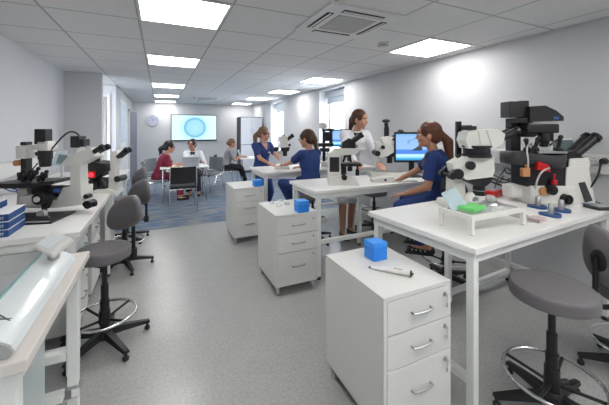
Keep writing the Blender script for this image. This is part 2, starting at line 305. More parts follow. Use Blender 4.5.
# ---------------------------------------------------------------- benches
HB = .92
def bench(x0, x1, y0, y1, label, legs, rails, thick=.035, top='bench', panels=(), name='workbench', cat='workbench'):
    t = thing(name, label, cat, ((x0+x1)/2, (y0+y1)/2, 0)); ox, oy = (x0+x1)/2, (y0+y1)/2
    m = MB(); m.b2((x0-ox,y0-oy,HB-thick),(x1-ox,y1-oy,HB),.004); m.build('benchtop', top, t)
    m = MB(); k = .045
    m.b2((x0+.03-ox,y0+.03-oy,HB-thick-.055),(x1-.03-ox,y0+.03+k-oy,HB-thick)); m.b2((x0+.03-ox,y1-.03-k-oy,HB-thick-.055),(x1-.03-ox,y1-.03-oy,HB-thick))
    m.b2((x0+.03-ox,y0+.03+k-oy,HB-thick-.055),(x0+.03+k-ox,y1-.03-k-oy,HB-thick)); m.b2((x1-.03-k-ox,y0+.03+k-oy,HB-thick-.055),(x1-.03-ox,y1-.03-k-oy,HB-thick)); m.build('top_frame','frame',t)
    for (lx, ly) in legs:
        m = MB(); m.b2((lx-ox-k/2,ly-oy-k/2,.03),(lx-ox+k/2,ly-oy+k/2,HB-thick-.0555),.003); l = m.build('leg','frame',t)
        m = MB(); m.cyl((lx-ox,ly-oy,0),(lx-ox,ly-oy,.012),.024); m.cyl((lx-ox,ly-oy,.01),(lx-ox,ly-oy,.035),.008); m.build('levelling_foot','black',l)
    for (a, b) in rails:
        m = MB(); a, b = Vector(a)-Vector((ox,oy,0)), Vector(b)-Vector((ox,oy,0)); lo = [min(a[i],b[i])-(.02 if abs(a[i]-b[i])<1e-6 else 0) for i in range(3)]; hi = [max(a[i],b[i])+(.02 if abs(a[i]-b[i])<1e-6 else 0) for i in range(3)]
        m.b2(lo, hi, .002); m.build('rail','frame',t)
    return t
def std(x0, x1, y0, y1, mid=None, rz=.17):
    a, b, c, d = x0+.055, x1-.055, y0+.055, y1-.055; L = [(a,c),(a,d),(b,c),(b,d)]
    if mid: L += [(mid,d)]
    return L, [((a,c+.0225,rz),(a,d-.0225,rz)), ((b,c+.0225,rz),(b,d-.0225,rz)), ((a+.0225,d,rz),(b-.0225,d,rz))]
L, Rr = std(1.49, 3.34, 1.04, 1.90, mid=2.35); Rr[2] = ((1.5675,1.845,.10),(3.2625,1.845,.10)); nb = bench(1.49,3.34,1.04,1.90,'white workbench nearest on the right, carrying the large stereo and inverted microscopes',L,Rr); nb.rotation_euler = (0,0,math.radians(3.6)); nb.location.x -= .02; nb.location.y += .115
L, Rr = std(1.43, 3.34, 2.80, 3.52); Rr[2] = ((1.5075,2.855,.38),(3.2625,2.855,.38)); L += [(2.42, 3.465)]; bench(1.43,3.34,2.80,3.52,'white workbench in the middle row where the woman in the lab coat stands',L,Rr)
L, Rr = std(1.34, 3.34, 4.28, 5.05); bench(1.34,3.34,4.28,5.05,'white workbench farthest back, with the small stereo microscope on its corner',L,Rr)
L = [(-.50,2.365),(-.50,3.84),(-1.3,2.365),(-1.3,3.84)]; bench(XL+.07,-.445,2.31,3.93,'white wall bench on the left carrying the blue cases and inverted microscope',L,[((-1.28,2.38,.17),(-.52,2.38,.17)),((-1.3,2.39,.17),(-1.3,3.81,.17))])
L = [(-.50,4.05),(-.50,5.55),(-1.3,4.05),(-1.3,5.55)]; bench(XL+.07,-.445,3.96,5.62,'white wall bench further down the left wall behind the red lit microscope',L,[((-1.3,4.08,.17),(-1.3,5.52,.17))])
L = [(-.385,1.865),(-.385,1.15),(-1.25,1.865),(-1.25,1.15)]; fb = bench(XL+.07,-.33,1.09,1.93,'low beige edged bench at the lower left corner under the warming workstation',L,[((-1.23,1.865,.45),(-.41,1.865,.45)),((-1.23,1.80,.30),(-.41,1.80,.30))],top='beige')
t = fb; ox, oy = (XL+.07-.33)/2, 1.51
m = MB(); m.b2((-.405-ox,1.14-oy,.12),(-.400-ox,1.50-oy,.855)); m.build('side_panel','acry',t)
m = MB(); m.box((-.385-ox,1.865-oy,.275),(.062,.066,.055),.008); m.build('leg_bracket','steel',t)
m = MB(); m.box((-.37-ox,1.829-oy,.275),(.034,.006,.036),.002); m.build('bracket_plate','paper',t)
# ---------------------------------------------------------------- pedestals
def castor(parent, x, y, z=.07):
    m = MB(); m.cyl((x-.012,y,.025),(x+.012,y,.025),.025); m.box((x,y+.005,.05),(.030,.03,.035),.004); m.cyl((x,y,.06),(x,y,z),.008); return m.build('castor','mgrey',parent,True)
def pedestal(x0, x1, y0, y1, h, label, fronts=(.26,.26,.48), face='y', locks=True):
    t = thing('drawer_pedestal', label, 'drawer unit', ((x0+x1)/2,(y0+y1)/2,0)); w, d = x1-x0, y1-y0; b = .085
    m = MB(); m.b2((-w/2,-d/2+.02,b),(w/2,d/2,h-.02)); m.build('body','cab',t)
    m = MB(); m.b2((-w/2,-d/2,h-.02),(w/2,d/2,h),.002); m.build('top_panel','cab',t)
    m = MB(); m.b2((-w/2,-d/2,b),(-w/2+.018,-d/2+.019,h-.021)); m.build('side_edge','cab',t)
    z = h-.024; H = z-b
    for fr in fronts:
        z1 = z-H*fr+.004; fx = -w/2+.022
        m = MB(); m.b2((fx,-d/2,z1),(w/2,-d/2+.019,z),.0015); dr = m.build('drawer','cab',t)
        cx, cz = fx+(w/2-fx)*.5, z-min(.085,(z-z1)*.5) if fr < .4 else z-.13
        m = MB(); m.tube([(cx-.062,-d/2,cz),(cx-.062,-d/2-.026,cz),(cx+.062,-d/2-.026,cz),(cx+.062,-d/2,cz)],.0055,smooth=1); m.build('handle','steel',dr,True)
        m = MB(); m.cyl((w/2-.045,-d/2+.002,z-.04),(w/2-.045,-d/2-.006,z-.04),.011); m.build('lock','steel',dr)
        if locks:
            m = MB(); m.box((w/2-.045,-d/2-.014,z-.043),(.004,.016,.018),.001); m.tube([(w/2-.045,-d/2-.02,z-.045),(w/2-.043,-d/2-.014,z-.065),(w/2-.040,-d/2-.010,z-.09)],.0028,n=6); m.box((w/2-.039,-d/2-.009,z-.098),(.012,.003,.022),.001); m.build('key','chrome',dr)
        z = z1-.006
    for sx in (-1,1):
        for sy in (-1,1): castor(t, sx*(w/2-.035), sy*(d/2-.05), b)
    return t
HP = .75
pedestal(.955,1.40,1.17,1.735,HP,'nearest white three drawer pedestal with a blue box and pipette on top')
pedestal(.965,1.395,2.70,3.27,HP,'middle white three drawer pedestal beside the middle workbench',locks=False)
pedestal(.895,1.32,4.17,4.72,HP,'farthest white three drawer pedestal beside the back workbench',locks=False)
def wpedestal(y0, y1, label):    # units under the wall bench, fronts facing the aisle
    t = pedestal(-(y1-y0)/2,(y1-y0)/2,-.25,.25,.74,label,locks=False); t.location = (-.80,(y0+y1)/2,0); t.rotation_euler = (0,0,math.pi/2); return t
wpedestal(2.72,3.14,'grey drawer unit under the left wall bench behind the front stool')
wpedestal(3.30,3.72,'second drawer unit under the left wall bench, partly behind the stool seat')
wpedestal(4.45,4.87,'far drawer unit under the left wall bench beyond the white post')
t = thing('storage_tray', 'teal glass storage shelf tray under the left wall bench corner', 'tray', (-.68,2.6,.0))
# ---------------------------------------------------------------- lab stools
def stool(x, y, rz, h, label, back=None, ring_r=.20, base_a=0, arm=True, sr=.195, grp='grey lab stools', ringz=.30, bm='seat'):
    t = thing('lab_stool', label, 'stool', (x,y,0), rz, grp)
    m = MB(); m.lathe([(.0,h-.075),(sr*.95,h-.075),(sr*.99,h-.068),(sr,h-.05),(sr,h-.02),(sr*.988,h-.008),(sr*.96,h-.001),(sr*.9,h+.001),(sr*.6,h+.003),(.001,h+.003)],n=40); m.build('seat','seat',t,True)
    m = MB(); m.box((0,0,h-.087),(.20,.20,.024),.006); m.build('seat_plate','black',t)
    m = MB(); m.cyl((0,0,.08),(0,0,.33),.030); m.cyl((0,0,.33),(0,0,.44),.025); m.cyl((0,0,.44),(0,0,h-.09),.0175); m.cyl((0,0,.20),(0,0,.255),.036); m.build('gas_lift','black',t,True)
    m = MB(); n = 40; m.tube([(ring_r*1.0*math.cos(k*2*math.pi/n),ring_r*math.sin(k*2*math.pi/n),ringz) for k in range(n)],.0095,closed=True); rg = m.build('foot_ring','chrome',t,'all')
    m = MB()
    for k in range(4):
        a = base_a+k*math.pi/2+.5; m.cyl((.035*math.cos(a),.035*math.sin(a),ringz-.03),(ring_r*math.cos(a),ring_r*math.sin(a),ringz),.0085)
    m.cyl((0,0,ringz-.06),(0,0,ringz+.0),.038); m.cyl((.03,-.02,ringz-.03),(.075,-.035,ringz-.03),.016); m.build('ring_spokes','black',rg,True)
    m = MB(); m.lathe([(.0,.055),(.055,.06),(.050,.11),(.035,.13),(.0,.13)]); m.build('hub','black',t,True)
    for k in range(5):
        a = base_a+k*2*math.pi/5; c, s = math.cos(a), math.sin(a); N = Vector((-s,c,0)); D = Vector((c,s,0)); rg = []
        for r, zt, zb, w in ((.03,.115,.07,.030),(.12,.105,.068,.028),(.22,.085,.058,.023),(.295,.070,.050,.018)):
            p = D*r; rg.append([p+N*w+Vector((0,0,zb)),p-N*w+Vector((0,0,zb)),p-N*w*.7+Vector((0,0,zt)),p+N*w*.7+Vector((0,0,zt))])
        m = MB(); m.rings(rg); l = m.build('leg','black',t)
        m = MB(); m.lathe([(.014,.0),(.020,.006),(.020,.02),(.010,.03),(.010,.055)],o=(c*.28,s*.28,0),n=14); m.build('foot','black',l,True)
    if back is not None:
        # contoured pad: ellipse in the local xz plane, curved round y axis; front faces local +y, stands at local -y
        bh, bw, bz = back; yb = -sr-.02; rings = []; n = 36
        for (sc, dy) in ((.02,.030),(.55,.030),(.85,.024),(.97,.010),(1.0,-.008),(.96,-.024),(.85,-.030),(.5,-.032),(.02,-.032)):
            rg = []
            for k in range(n):
                a = k*2*math.pi/n; cx, cz = math.cos(a), math.sin(a); ex = math.copysign(abs(cx)**.75,cx); ez = math.copysign(abs(cz)**.8,cz)
                X = bw*ex*sc*(1-.12*ez); Z = bh*ez*sc
                rg.append((X, yb+dy+X*X*1.6+Z*.10, bz+Z-.35*X))
            rings.append(rg)
        m = MB(); m.rings(rings); bk = m.build('backrest',bm,t,'all')
        m = MB(); m.ell((0,yb-.034,bz-.03),(.055,.014,.07)); m.cyl((0,yb-.05,bz),(0,yb-.055,h-.14),.014); m.build('back_bracket','black',bk,True)
        m = MB(); m.tube([(0,-.05,h-.115),(0,yb-.05,h-.12),(0,yb-.055,h-.08)],.016,smooth=1); m.build('back_arm','black',t,True)
        m = MB(); m.cyl((.0,yb-.055,h-.09),(.0,yb-.055,h-.16),.026); m.build('back_knob','black',t,True)
    return t
stool(-.36,2.63,math.radians(135),.70,'nearest grey stool with backrest on the left beside the wall bench',back=(.125,.165,.905),base_a=math.radians(-120),ringz=.22,sr=.168)
stool(-.36,4.02,math.radians(128),.60,'second grey stool with backrest along the left wall bench',back=(.15,.185,.80),base_a=.3)
stool(-.42,4.95,math.radians(120),.60,'farthest grey stool with backrest along the left wall bench',back=(.15,.185,.84),base_a=.8)
stool(1.94,.97,0,.70,'nearest grey backless round stool in the lower right corner',base_a=math.radians(75),ring_r=.225,sr=.20,ringz=.20)
stool(2.70,.88,math.radians(-115),.56,'grey stool with backrest cut by the right edge of the picture',back=(.16,.17,.76),base_a=math.radians(30),ring_r=.22,ringz=.2)
# ---------------------------------------------------------------- visitor chairs (local +y = front)
def visitor_chair(x, y, rz, label, colr='chairgrey', arms=False, hh=.84):
    t = thing('visitor_chair', label, 'chair', (x,y,0), rz, 'chairs around the far tables')
    m = MB(); m.box((0,.02,.45),(.46,.44,.05),.02); m.build('seat',colr,t,True)
    m = MB(); n = 9; rg = []
    for k in range(n):
        u = -1+2*k/(n-1); X = u*.225; Y = -.235+.05*u*u
        rg.append([(X,Y-.012,.53),(X,Y+.012,.53),(X,Y-.015,hh),(X,Y-.04,hh)])
    m.rings(rg); m.build('backrest',colr,t,True)
    for s in (-1,1):
        m = MB(); m.tube([(s*.235,.22,0),(s*.235,.20,.42),(s*.235,-.20,.43),(s*.235,-.235,.55),(s*.225,-.25,hh-.03)],.011,smooth=1); f = m.build('front_leg','chrome',t,True)
        m = MB(); m.tube([(s*.235,-.15,.43),(s*.235,-.26,0)],.011); m.build('rear_leg','chrome',t,True)
    for q in (.2,-.18): m = MB(); m.tube([(-.235,q,.415),(.235,q,.415)],.009); m.build('seat_rail','chrome',t,True)
    return t
# ---------------------------------------------------------------- far tables
def table(x0,x1,y0,y1,label):
    t = thing('meeting_table', label, 'table', ((x0+x1)/2,(y0+y1)/2,0)); w,d = (x1-x0)/2,(y1-y0)/2
    m = MB(); m.b2((-w,-d,.715),(w,d,.74),.008); m.build('tabletop','bench',t)
    for sx in (-1,1):
        for sy in (-1,1): m = MB(); m.cyl((sx*(w-.06),sy*(d-.06),0),(sx*(w-.06),sy*(d-.06),.715),.02); m.build('leg','chrome',t,True)
a = at(162,168.5,.74); table(.0,.98,7.0,7.7,'pale meeting table between the two talking women')
table(2.0,2.75,8.45,9.15,'small white meeting table with the open laptop')
def laptop(p, rz, label, w=.33):
    t = thing('laptop', label, 'laptop', p, rz)
    m = MB(); m.box((0,0,.009),(w,.23,.016),.004); m.build('base','laptop',t); m = MB(); m.box((0,0,.018),(w*.86,.11,.003)); m.build('keyboard','black',t)
    m = MB(); m.box((0,.16,.115),(w,.008,.22),.003,rot=E('X',-22)); l = m.build('lid','laptop',t); m = MB(); m.box((0,.1555,.114),(w*.92,.003,.19),rot=E('X',-22)); m.build('screen','scr',l)
laptop((2.20,8.72,.74), math.radians(70), 'open silver laptop in front of the woman at the small table')
laptop((.62,7.2,.74), math.radians(170), 'dark open laptop between the two talking women')
visitor_chair(.40,6.45,0,'black backed chair with its back to the camera at the meeting table','seatdk')
visitor_chair(-.10,7.42,math.radians(-85),'grey chair under the woman in maroon scrubs','chairgrey')
visitor_chair(-.02,8.15,math.radians(-120),'grey chair behind the woman in maroon by the back wall','chairgrey')
visitor_chair(.76,8.12,math.radians(170),'chair under the woman in the white coat at the meeting table','chairgrey')
visitor_chair(1.12,7.95,math.radians(125),'empty grey chair on the right side of the meeting table','chairgrey')
visitor_chair(1.60,8.65,math.radians(-100),'black chair under the woman using the laptop','seatdk')
# ---------------------------------------------------------------- small things on pedestals
def bluebox(u, v, s, h, label):
    p = at(u,v,HP); t = thing('storage_box', label, 'box', (p.x+s/2,p.y+s/2,HP), 0, 'blue boxes on the pedestals')
    m = MB(); m.box((0,0,h*.36),(s,s,h*.72),.004); m.build('base','blue',t); m = MB(); m.box((0,0,h*.86),(s+.003,s+.003,h*.27),.004); m.build('lid','bluetop',t)
bluebox(374,262.3,.10,.108,'blue lidded cube box on the nearest pedestal')
bluebox(298.5,213.3,.112,.11,'blue lidded cube box on the middle pedestal')
bluebox(254.5,187,.115,.09,'blue lidded cube box on the farthest pedestal')
# pipette controller lying on the near pedestal
a, b = at(371,267.5,HP+.012), at(411,274,HP+.015); t = thing('pipette', 'white hand pipette lying on the nearest pedestal', 'pipette', (*a.xy,HP)); d = b-a; d.z = 0; dn = d.normalized()
m = MB(); m.tube([(0,0,.012)+dn*0.0 if False else Vector((0,0,.0125)),Vector((0,0,.0125))+d*.3,Vector((0,0,.0145))+d*.55,Vector((0,0,.0165))+d*.98],[.006,.010,.013,.0155],n=14); m.build('barrel','mwhite',t,True)
m = MB(); m.cyl(Vector((0,0,.0125))-dn*.014,Vector((0,0,.0125)),.0035,.006); m.build('tip_cone','dkgrey',t,True)
m = MB(); m.cyl(Vector((0,0,.0165))+d*.98,Vector((0,0,.0165))+d*1.02,.0165); m.cyl(Vector((0,0,.0165))+d*1.02,Vector((0,0,.0165))+d*1.06,.007); m.build('plunger','dkgrey',t,True)
m = MB(); m.box(Vector((0,0,.030))+d*.7,(.05,.004,.004),rot=Matrix.Rotation(math.atan2(d.y,d.x),3,'Z')); m.build('finger_hook','mgrey',t)
for k,(u,v) in enumerate(((272,203.5),(279,206),(287,204.5),(281,201))):
    p = at(u,v,HP); t = thing('petri_dish', ['clear dish nearest the left edge of the middle pedestal','clear dish in the centre of the middle pedestal','clear dish beside the blue box on the middle pedestal','clear dish at the back of the middle pedestal'][k], 'dish', p)
    m = MB(); m.lathe([(.028,0),(.03,.002),(.03,.012),(.028,.012),(.028,.003),(.0,.003)],n=24); m.build('bottom_dish','glass',t,True); m = MB(); m.lathe([(.0,.016),(.032,.016),(.032,.006),(.031,.006),(.031,.0145),(.0,.0145)],n=24); m.build('lid','glass',t,True)
# ---------------------------------------------------------------- left bench things
cs = [(-1.24,-.80,2.37,2.62,0),(-1.24,-.80,2.37,2.62,1),(-1.24,-.80,2.37,2.62,2),(-1.3,-.89,2.40,2.62,3)]
for (x0,x1,y0,y1,k) in cs:
    h = .046; z = HB+k*h
    t = thing('kit_box', 'flat blue kit box, %s' % ['lowest of the left bench stack','second from the bottom of the left bench stack','third from the bottom of the left bench stack','topmost and set back on the left bench stack'][k], 'box', ((x0+x1)/2,(y0+y1)/2,z), 0, 'blue kit boxes on the left bench')
    w, d = (x1-x0)/2, (y1-y0)/2
    m = MB(); m.b2((-w,-d,.002),(w,d,h-.004),.002); m.build('carton','bluecase',t); m = MB(); m.b2((-w-.001,-d-.001,h-.004),(w+.001,d+.001,h-.0005)); m.build('lid','paper',t)
    cu = bpy.data.curves.new('lettering','FONT'); cu.body = 'BEST   REPROMED   KIT'; cu.size = .021; cu.align_x = 'RIGHT'; cu.extrude = .0004
    o = bpy.data.objects.new('lettering', cu); C.objects.link(o); dg = bpy.context.evaluated_depsgraph_get(); me = bpy.data.meshes.new_from_object(o.evaluated_get(dg)); bpy.data.objects.remove(o)
    me.transform(Matrix.Translation((w-.02,-d-.0008,.013)) @ Matrix.Rotation(math.radians(90),4,'X')); me.materials.clear(); me.materials.append(M['paper']); o = bpy.data.objects.new('lettering', me); C.objects.link(o); o.parent = t
# warming workstation on the front bench
t = thing('warming_workstation', 'glass topped warming workstation with rounded glossy front on the low left bench', 'workstation', (-.79,1.46,HB))
prof = [(-.52,0),(.415,0),(.425,.012),(.415,.032),(.39,.050),(.35,.062),(.31,.066),(-.52,.066)]
m = MB(); m.prism(prof,-.335,.345); m.build('body','glossw',t,25)
m = MB(); m.prism([(x*.995,z*.97+.001) for x,z in prof],-.345,-.3355); m.build('end_cap','gl',t)
m = MB(); m.b2((-.51,-.325,.067),(.305,.335,.073)); m.build('glass_sheet','gl',t); m = MB(); m.b2((.306,-.325,.062),(.312,.335,.0745)); m.build('glass_edge','teal',t)
m = MB()
for k in (-.12,.1): m.b2((-.5,k,.0731),(.30,k+.003,.0736))
m.build('seam','mgrey',t)
m = MB(); m.box((.37,-.23,.0575),(.05,.004,.002),rot=E('Y',28)@E('Z',28)); m.box((.37,-.23,.0575),(.05,.004,.002),rot=E('Y',28)@E('Z',-28)); m.build('cross_mark','ink',t)
p = at(57,262,HB+.09); t = thing('heating_controller', 'small white display unit tilted on the far end of the warming workstation', 'display unit', (-.425,1.71,HB+.060), math.radians(-25)); Rt = E('Z',-22)@E('X',28)@E('Y',14)
m = MB(); m.box((0,0,.062),(.115,.095,.026),.006,rot=Rt); m.build('housing','mwhite',t); m = MB(); c = Vector((0,0,.062))+Rt@Vector((-.01,0,.0150)); m.box(c,(.08,.066,.002),.001,rot=Rt); m.build('display','glossw',t)
m = MB(); m.cyl((0,0,.0),(0,0,.055),.022); m.build('stand','mgrey',t,True)
# white post and tray under the wall bench
m = MB(); m.b2((-.20,-.2,.60),(.19,.2,.612)); m.build('tray_plate','teal',bpy.data.objects['storage_tray'])
for q in (-.19,.18): m = MB(); m.b2((q,-.19,.612),(q+.008,.19,.70)); m.build('side_wall','teal',bpy.data.objects['storage_tray'])
m = MB(); m.b2((-.19,-.02,0),(-.15,.02,.60)); m.b2((.14,-.02,0),(.18,.02,.60)); m.build('stand','frame',bpy.data.objects['storage_tray'])
# ---------------------------------------------------------------- microscopes, in a frame square to the viewing direction
class VT:
    def __init__(s, name, label, cat, u, v, h=HB, grp=None, rz=0):
        s.u, s.v = u, v; p = at(u,v,h); s.s = depth(p)/F; s.t = thing(name, label, cat, p, -A+rz, grp)
    def __call__(s, u, v, y=0.): return Vector(((u-s.u)*s.s, y, (s.v-v)*s.s))
    def bx(s, m, u0, v0, u1, v1, y0, y1, bev=.004):
        a, b = s(u0,v1,y0), s(u1,v0,y1); return m.b2(a, b, bev)
    def px(s, m, pts, y0, y1):
        return m.prism([(s(u,v).x, s(u,v).z) for u,v in pts], y0, y1)
    def part(s, name, mt, fn, parent=None, smooth=False):
        m = MB(); fn(m); return m.build(name, mt, parent or s.t, smooth)
def eyepieces(V, a, b, r, sep, par, mt='black', cups=True):
    for sy in (-1,1):
        off = Vector((0,sy*sep/2,0)); d = (b-a).normalized()
        m = MB(); m.cyl(a+off,b+off,r*.85,r); e = m.build('eyepiece',mt,par,True)
        m = MB(); m.cyl(b+off,b+off+d*r*.9,r*1.22,r*1.12); m.cyl(b+off+d*r*.9,b+off+d*r*.92,r*.8); m.build('eyecup','blackg',e,True)
# --- large stereo microscope on the near bench
V = VT('stereo_microscope','large white and black stereo microscope nearest on the right workbench','microscope',475,207)
Vn = V
V.part('base','mwhite',lambda m: (m.b2((-.26,-.20,0),(.20,.14,.055),.02)),smooth=30)
V.part('mirror_drawer','mgrey',lambda m: (m.b2((-.23,-.204,.012),(-.06,-.198,.035),.002)))
V.part('column','mwhite',lambda m: V.px(m,[(452,205),(453,176),(458,168),(466,168),(468,205)],.03,.12),smooth=30)
V.part('rail','black',lambda m: (V.bx(m,463,121,468,200,.10,.135),V.bx(m,467.5,125,478,129,.08,.13)))
V.part('camera_mount','black',lambda m: V.bx(m,466,126,477,130,.0,.08))
def f(m): V.px(m,[(450,163),(462,156),(490,156),(491,170),(489,176),(464,179),(452,172)],-.05,.07)
V.part('zoom_body','mwhite',f,smooth=30)
V.part('focus_arm','black',lambda m: V.px(m,[(463,180),(489.5,173),(488,181),(483,185),(474,185.5)],-.048,.066))
V.part('black_collar','black',lambda m: (m.lathe([(.0,0),(.108,0),(.11,.02),(.098,.03),(.10,.075),(.11,.08),(.11,.095),(.0,.095)],o=V(476.5,157,.0)),),smooth=True)
V.part('magnification_knob','black',lambda m: m.cyl(V(466,164.5,-.05),V(466,164.5,-.085),.034),smooth=True); V.part('magnification_knob','black',lambda m: m.cyl(V(466,164.5,.07),V(466,164.5,.1),.034),smooth=True)
for (u,v,r,n) in ((454.5,173,.042,'focus_knob'),(449,175,.028,'fine_focus_knob')):
    V.part(n,'black',lambda m: (m.cyl(V(u,v,-.07),V(u,v,-.02),r),m.cyl(V(u,v,-.02),V(u,v,.1),r*.5),m.cyl(V(u,v,.10),V(u,v,.14),r)),smooth=True)
V.part('clamp_knob','black',lambda m: m.ell(V(460,157,.02),(.02,.02,.02)),smooth='all')
V.part('objective','black',lambda m: (m.cyl(V(479,195,.0),V(479,185,.0),.045),m.cyl(V(479,189,.0),V(479,188,.0),.047)),smooth=True)
V.part('objective_ring','steel',lambda m: m.cyl(V(479,190.5,.0),V(479,189.8,.0),.0455),smooth=True)
V.part('binocular_tube','mwhite',lambda m: (V.px(m,[(461,140),(463,132),(474,130),(478,148),(464,148)],-.075,.075),V.px(m,[(473,130),(492,129),(499,134),(497,143),(488,148),(476,148)],-.08,.08)),smooth=30)
V.part('tube_seam','mgrey',lambda m: V.px(m,[(480,129.8),(481,129.7),(487,148),(486,148.2)],-.081,.081))
eyepieces(V,V(494,140),V(512,131.5),.031,.072,V.t)
# near-left dark knobs of the illuminator by the woman's chair are her chair back; glass platform frame
t = thing('warming_stand','white four legged stand with glass plate in front of the large stereo microscope','stand',(1.93,1.42,HB)); x0,x1,y0,y1 = -.27,.25,-.18,.06
m = MB()
for a in ((x0,y0,x1,y0+.022),(x0,y1-.022,x1,y1),(x0,y0+.022,x0+.022,y1-.022),(x1-.022,y0+.022,x1,y1-.022)): m.b2((a[0],a[1],.085),(a[2],a[3],.115))
m.build('top_frame','mwhite',t)
for lx in (x0,x1-.024):
    for ly in (y0,y1-.024): m = MB(); m.b2((lx,ly,.004),(lx+.024,ly+.024,.0848),.002); l = m.build('leg','mwhite',t); m = MB(); m.cyl((lx+.012,ly+.012,0),(lx+.012,ly+.012,.005),.012); m.build('foot','steel',l)
m = MB(); m.b2((x0+.02,y0+.02,.098),(x1-.02,y1-.02,.106)); m.build('glass_plate','glass',t)
m = MB(); m.b2((x0+.02,y0+.02,.1065),(x1-.02,y0+.026,.1085)); m.b2((x0+.02,y1-.026,.1065),(x1-.02,y1-.02,.1085)); m.b2((x1-.026,y0+.02,.1065),(x1-.02,y1-.02,.1085)); m.build('plate_edge','black',t)
t = thing('green_pad','bright green soft pad on the glass stand','pad',(1.82,1.36,HB+.109)); m = MB(); m.box((0,0,.017),(.165,.115,.030),.014,rot=E('Z',12)); m.build('cushion','green',t,30); m = MB(); m.box((0,0,.031),(.11,.07,.003),.001,rot=E('Z',12)); m.build('raised_panel','green',t)
t = thing('splash_shield','pale blue transparent sheet leaning on the glass stand beside the green pad','shield',(1.74,1.43,HB+.109)); m = MB(); m.box((0,0,.064),(.10,.004,.13),.0015,rot=E('Z',-30)@E('Y',-28)@E('X',-25)); m.build('sheet','paleblue',t); m = MB(); m.box((-.03,.026,.116),(.08,.008,.005),.001,rot=E('Z',-30)@E('Y',-28)); m.build('edge_clip','glossw',t)
t = thing('stage_dish','small metal dish with cloudy content on the glass stand','dish',(2.06,1.40,HB+.109)); m = MB(); m.lathe([(.0,0),(.055,0),(.058,.006),(.05,.02),(.04,.028),(.0,.03)]); m.build('dish','steel',t,True); m = MB(); m.lathe([(.03,.028),(.034,.05),(.02,.065),(.0,.066)]); m.build('cap','mgrey',t,True)
t = thing('illuminator','small white and grey round lamp housing behind the glass stand','lamp',(2.28,1.72,HB)); m = MB(); m.lathe([(.0,0),(.05,0),(.055,.03),(.045,.09),(.02,.115),(.0,.12)]); m.build('housing','mwhite',t,True); m = MB(); m.cyl((0,-.05,.06),(0,-.035,.065),.028); m.build('lens','scr',t,True)
# --- inverted microscope with camera on the near bench
V = VT('inverted_microscope','large inverted microscope with black camera tower at the right end of the near bench','microscope',548,202); Vi = V
V.part('base_frame','mwhite',lambda m: (V.bx(m,522,184,566,202,-.10,.14,.012),V.bx(m,512,186,524,198,.0,.14,.01)),smooth=30)
V.part('front_wedge','mwhite',lambda m: V.px(m,[(556,203),(558,166),(579,165),(586,203),(571,205.5)],-.09,.13),smooth=30)
V.part('side_panel','dkgrey',lambda m: V.px(m,[(569,181),(575,180),(582.5,198),(575.5,200)],-.096,-.088))
V.part('eyepiece_mount','mwhite',lambda m: V.px(m,[(562,168),(563,158),(581,157),(583,163),(579,176)],-.07,.09),smooth=30)
V.part('inner_body','black',lambda m: V.bx(m,520,165,561,185,-.08,.12))
V.part('red_filter_block','red',lambda m: V.px(m,[(527,168),(528,160),(538,163),(540,170)],-.12,-.085))
V.part('red_knob','red',lambda m: (m.cyl(V(544,182,-.11),V(544,178,-.11),.022),m.cyl(V(544,178,-.11),V(544,172,-.11),.008)),smooth=True)
V.part('focus_knob','black',lambda m: (m.cyl(V(539.5,187,-.15),V(539.5,187,-.10),.040),m.cyl(V(539.5,187,-.165),V(539.5,187,-.15),.022)),smooth=True)
V.part('copper_disc','orange',lambda m: m.cyl(V(533,188.5,-.125),V(533,188.5,-.11),.034),smooth=True)
V.part('lower_focus_knob','black',lambda m: (m.cyl(V(554.5,196,-.145),V(554.5,196,-.10),.040),m.cyl(V(554.5,196,-.16),V(554.5,196,-.145),.026)),smooth=True)
def f(m):
    rg = []
    for u, vt, vb, y0, y1 in ((506,155,160,.02,.09),(508,152,164,-.04,.11),(516,151,165,-.07,.12),(528,153,163,-.11,.12),(540,154.5,166,-.14,.12),(552,153.5,168,-.13,.12),(558,152,166,-.09,.11),(563,152,162,-.04,.10)):
        rg.append([V(u,vb,y0*.8),V(u,vb,y1),V(u,vt,y1),V(u,vt,y0),V(u,(vb+vt)/2,y0*1.06)])
    m.rings(rg)
V.part('stage','dkgrey',f,smooth=60)
V.part('stage_plate','steel',lambda m: V.bx(m,528,150.5,556,152.5,-.12,.12,.002))
V.part('tower','black',lambda m: (V.bx(m,515,119,525,153,.05,.13),V.bx(m,515,118,530,123,-.04,.13)))
V.part('camera','black',lambda m: (V.bx(m,507.5,101.5,520,117.5,-.03,.10,.004),V.bx(m,519,100.8,527.5,117,-.02,.09,.004)))
V.part('lamp_house','black',lambda m: V.px(m,[(525,107),(540,106),(551,111),(558,117),(558,121),(525,122)],-.06,.12),smooth=30)
V.part('blue_badge','bluelab',lambda m: V.bx(m,548,117,553,119.5,-.064,-.058,.001))
V.part('lamp_gap','mwhite',lambda m: V.bx(m,528,122,556,124,-.03,.09,.001))
V.part('condenser_arm','black',lambda m: (V.bx(m,524,124,555,133,-.05,.11,.01),V.bx(m,524,129,536,137,-.03,.10,.004)),smooth=30)
V.part('condenser','black',lambda m: (m.cyl(V(546,133,.02),V(546,141,.02),.065),m.cyl(V(546,141,.02),V(546,147,.02),.04,.025)),smooth=True)
for (a,b,c) in (((530,150),(533,138),(540,146)),((553,150),(555,137),(549,146)),((524,150),(521,140),(533,147))):
    def f(m): m.box(V(*a,-.05),(.05,.05,.05),.006); m.cyl(V(*a,-.05),V(*b,-.06),.014); m.cyl(V(*b,-.06),V(*c,0),.006); m.ell(V(*b,-.06),(.02,.02,.02)); m.cyl(V(*a,-.09),V(*a,-.07),.016)
    V.part('micromanipulator','black',f,smooth=True)
    V.part('holder_collar','steel',lambda m: m.cyl((V(*b,-.06)+V(*c,0))/2,(V(*b,-.06)*.3+V(*c,0)*.7),.010))
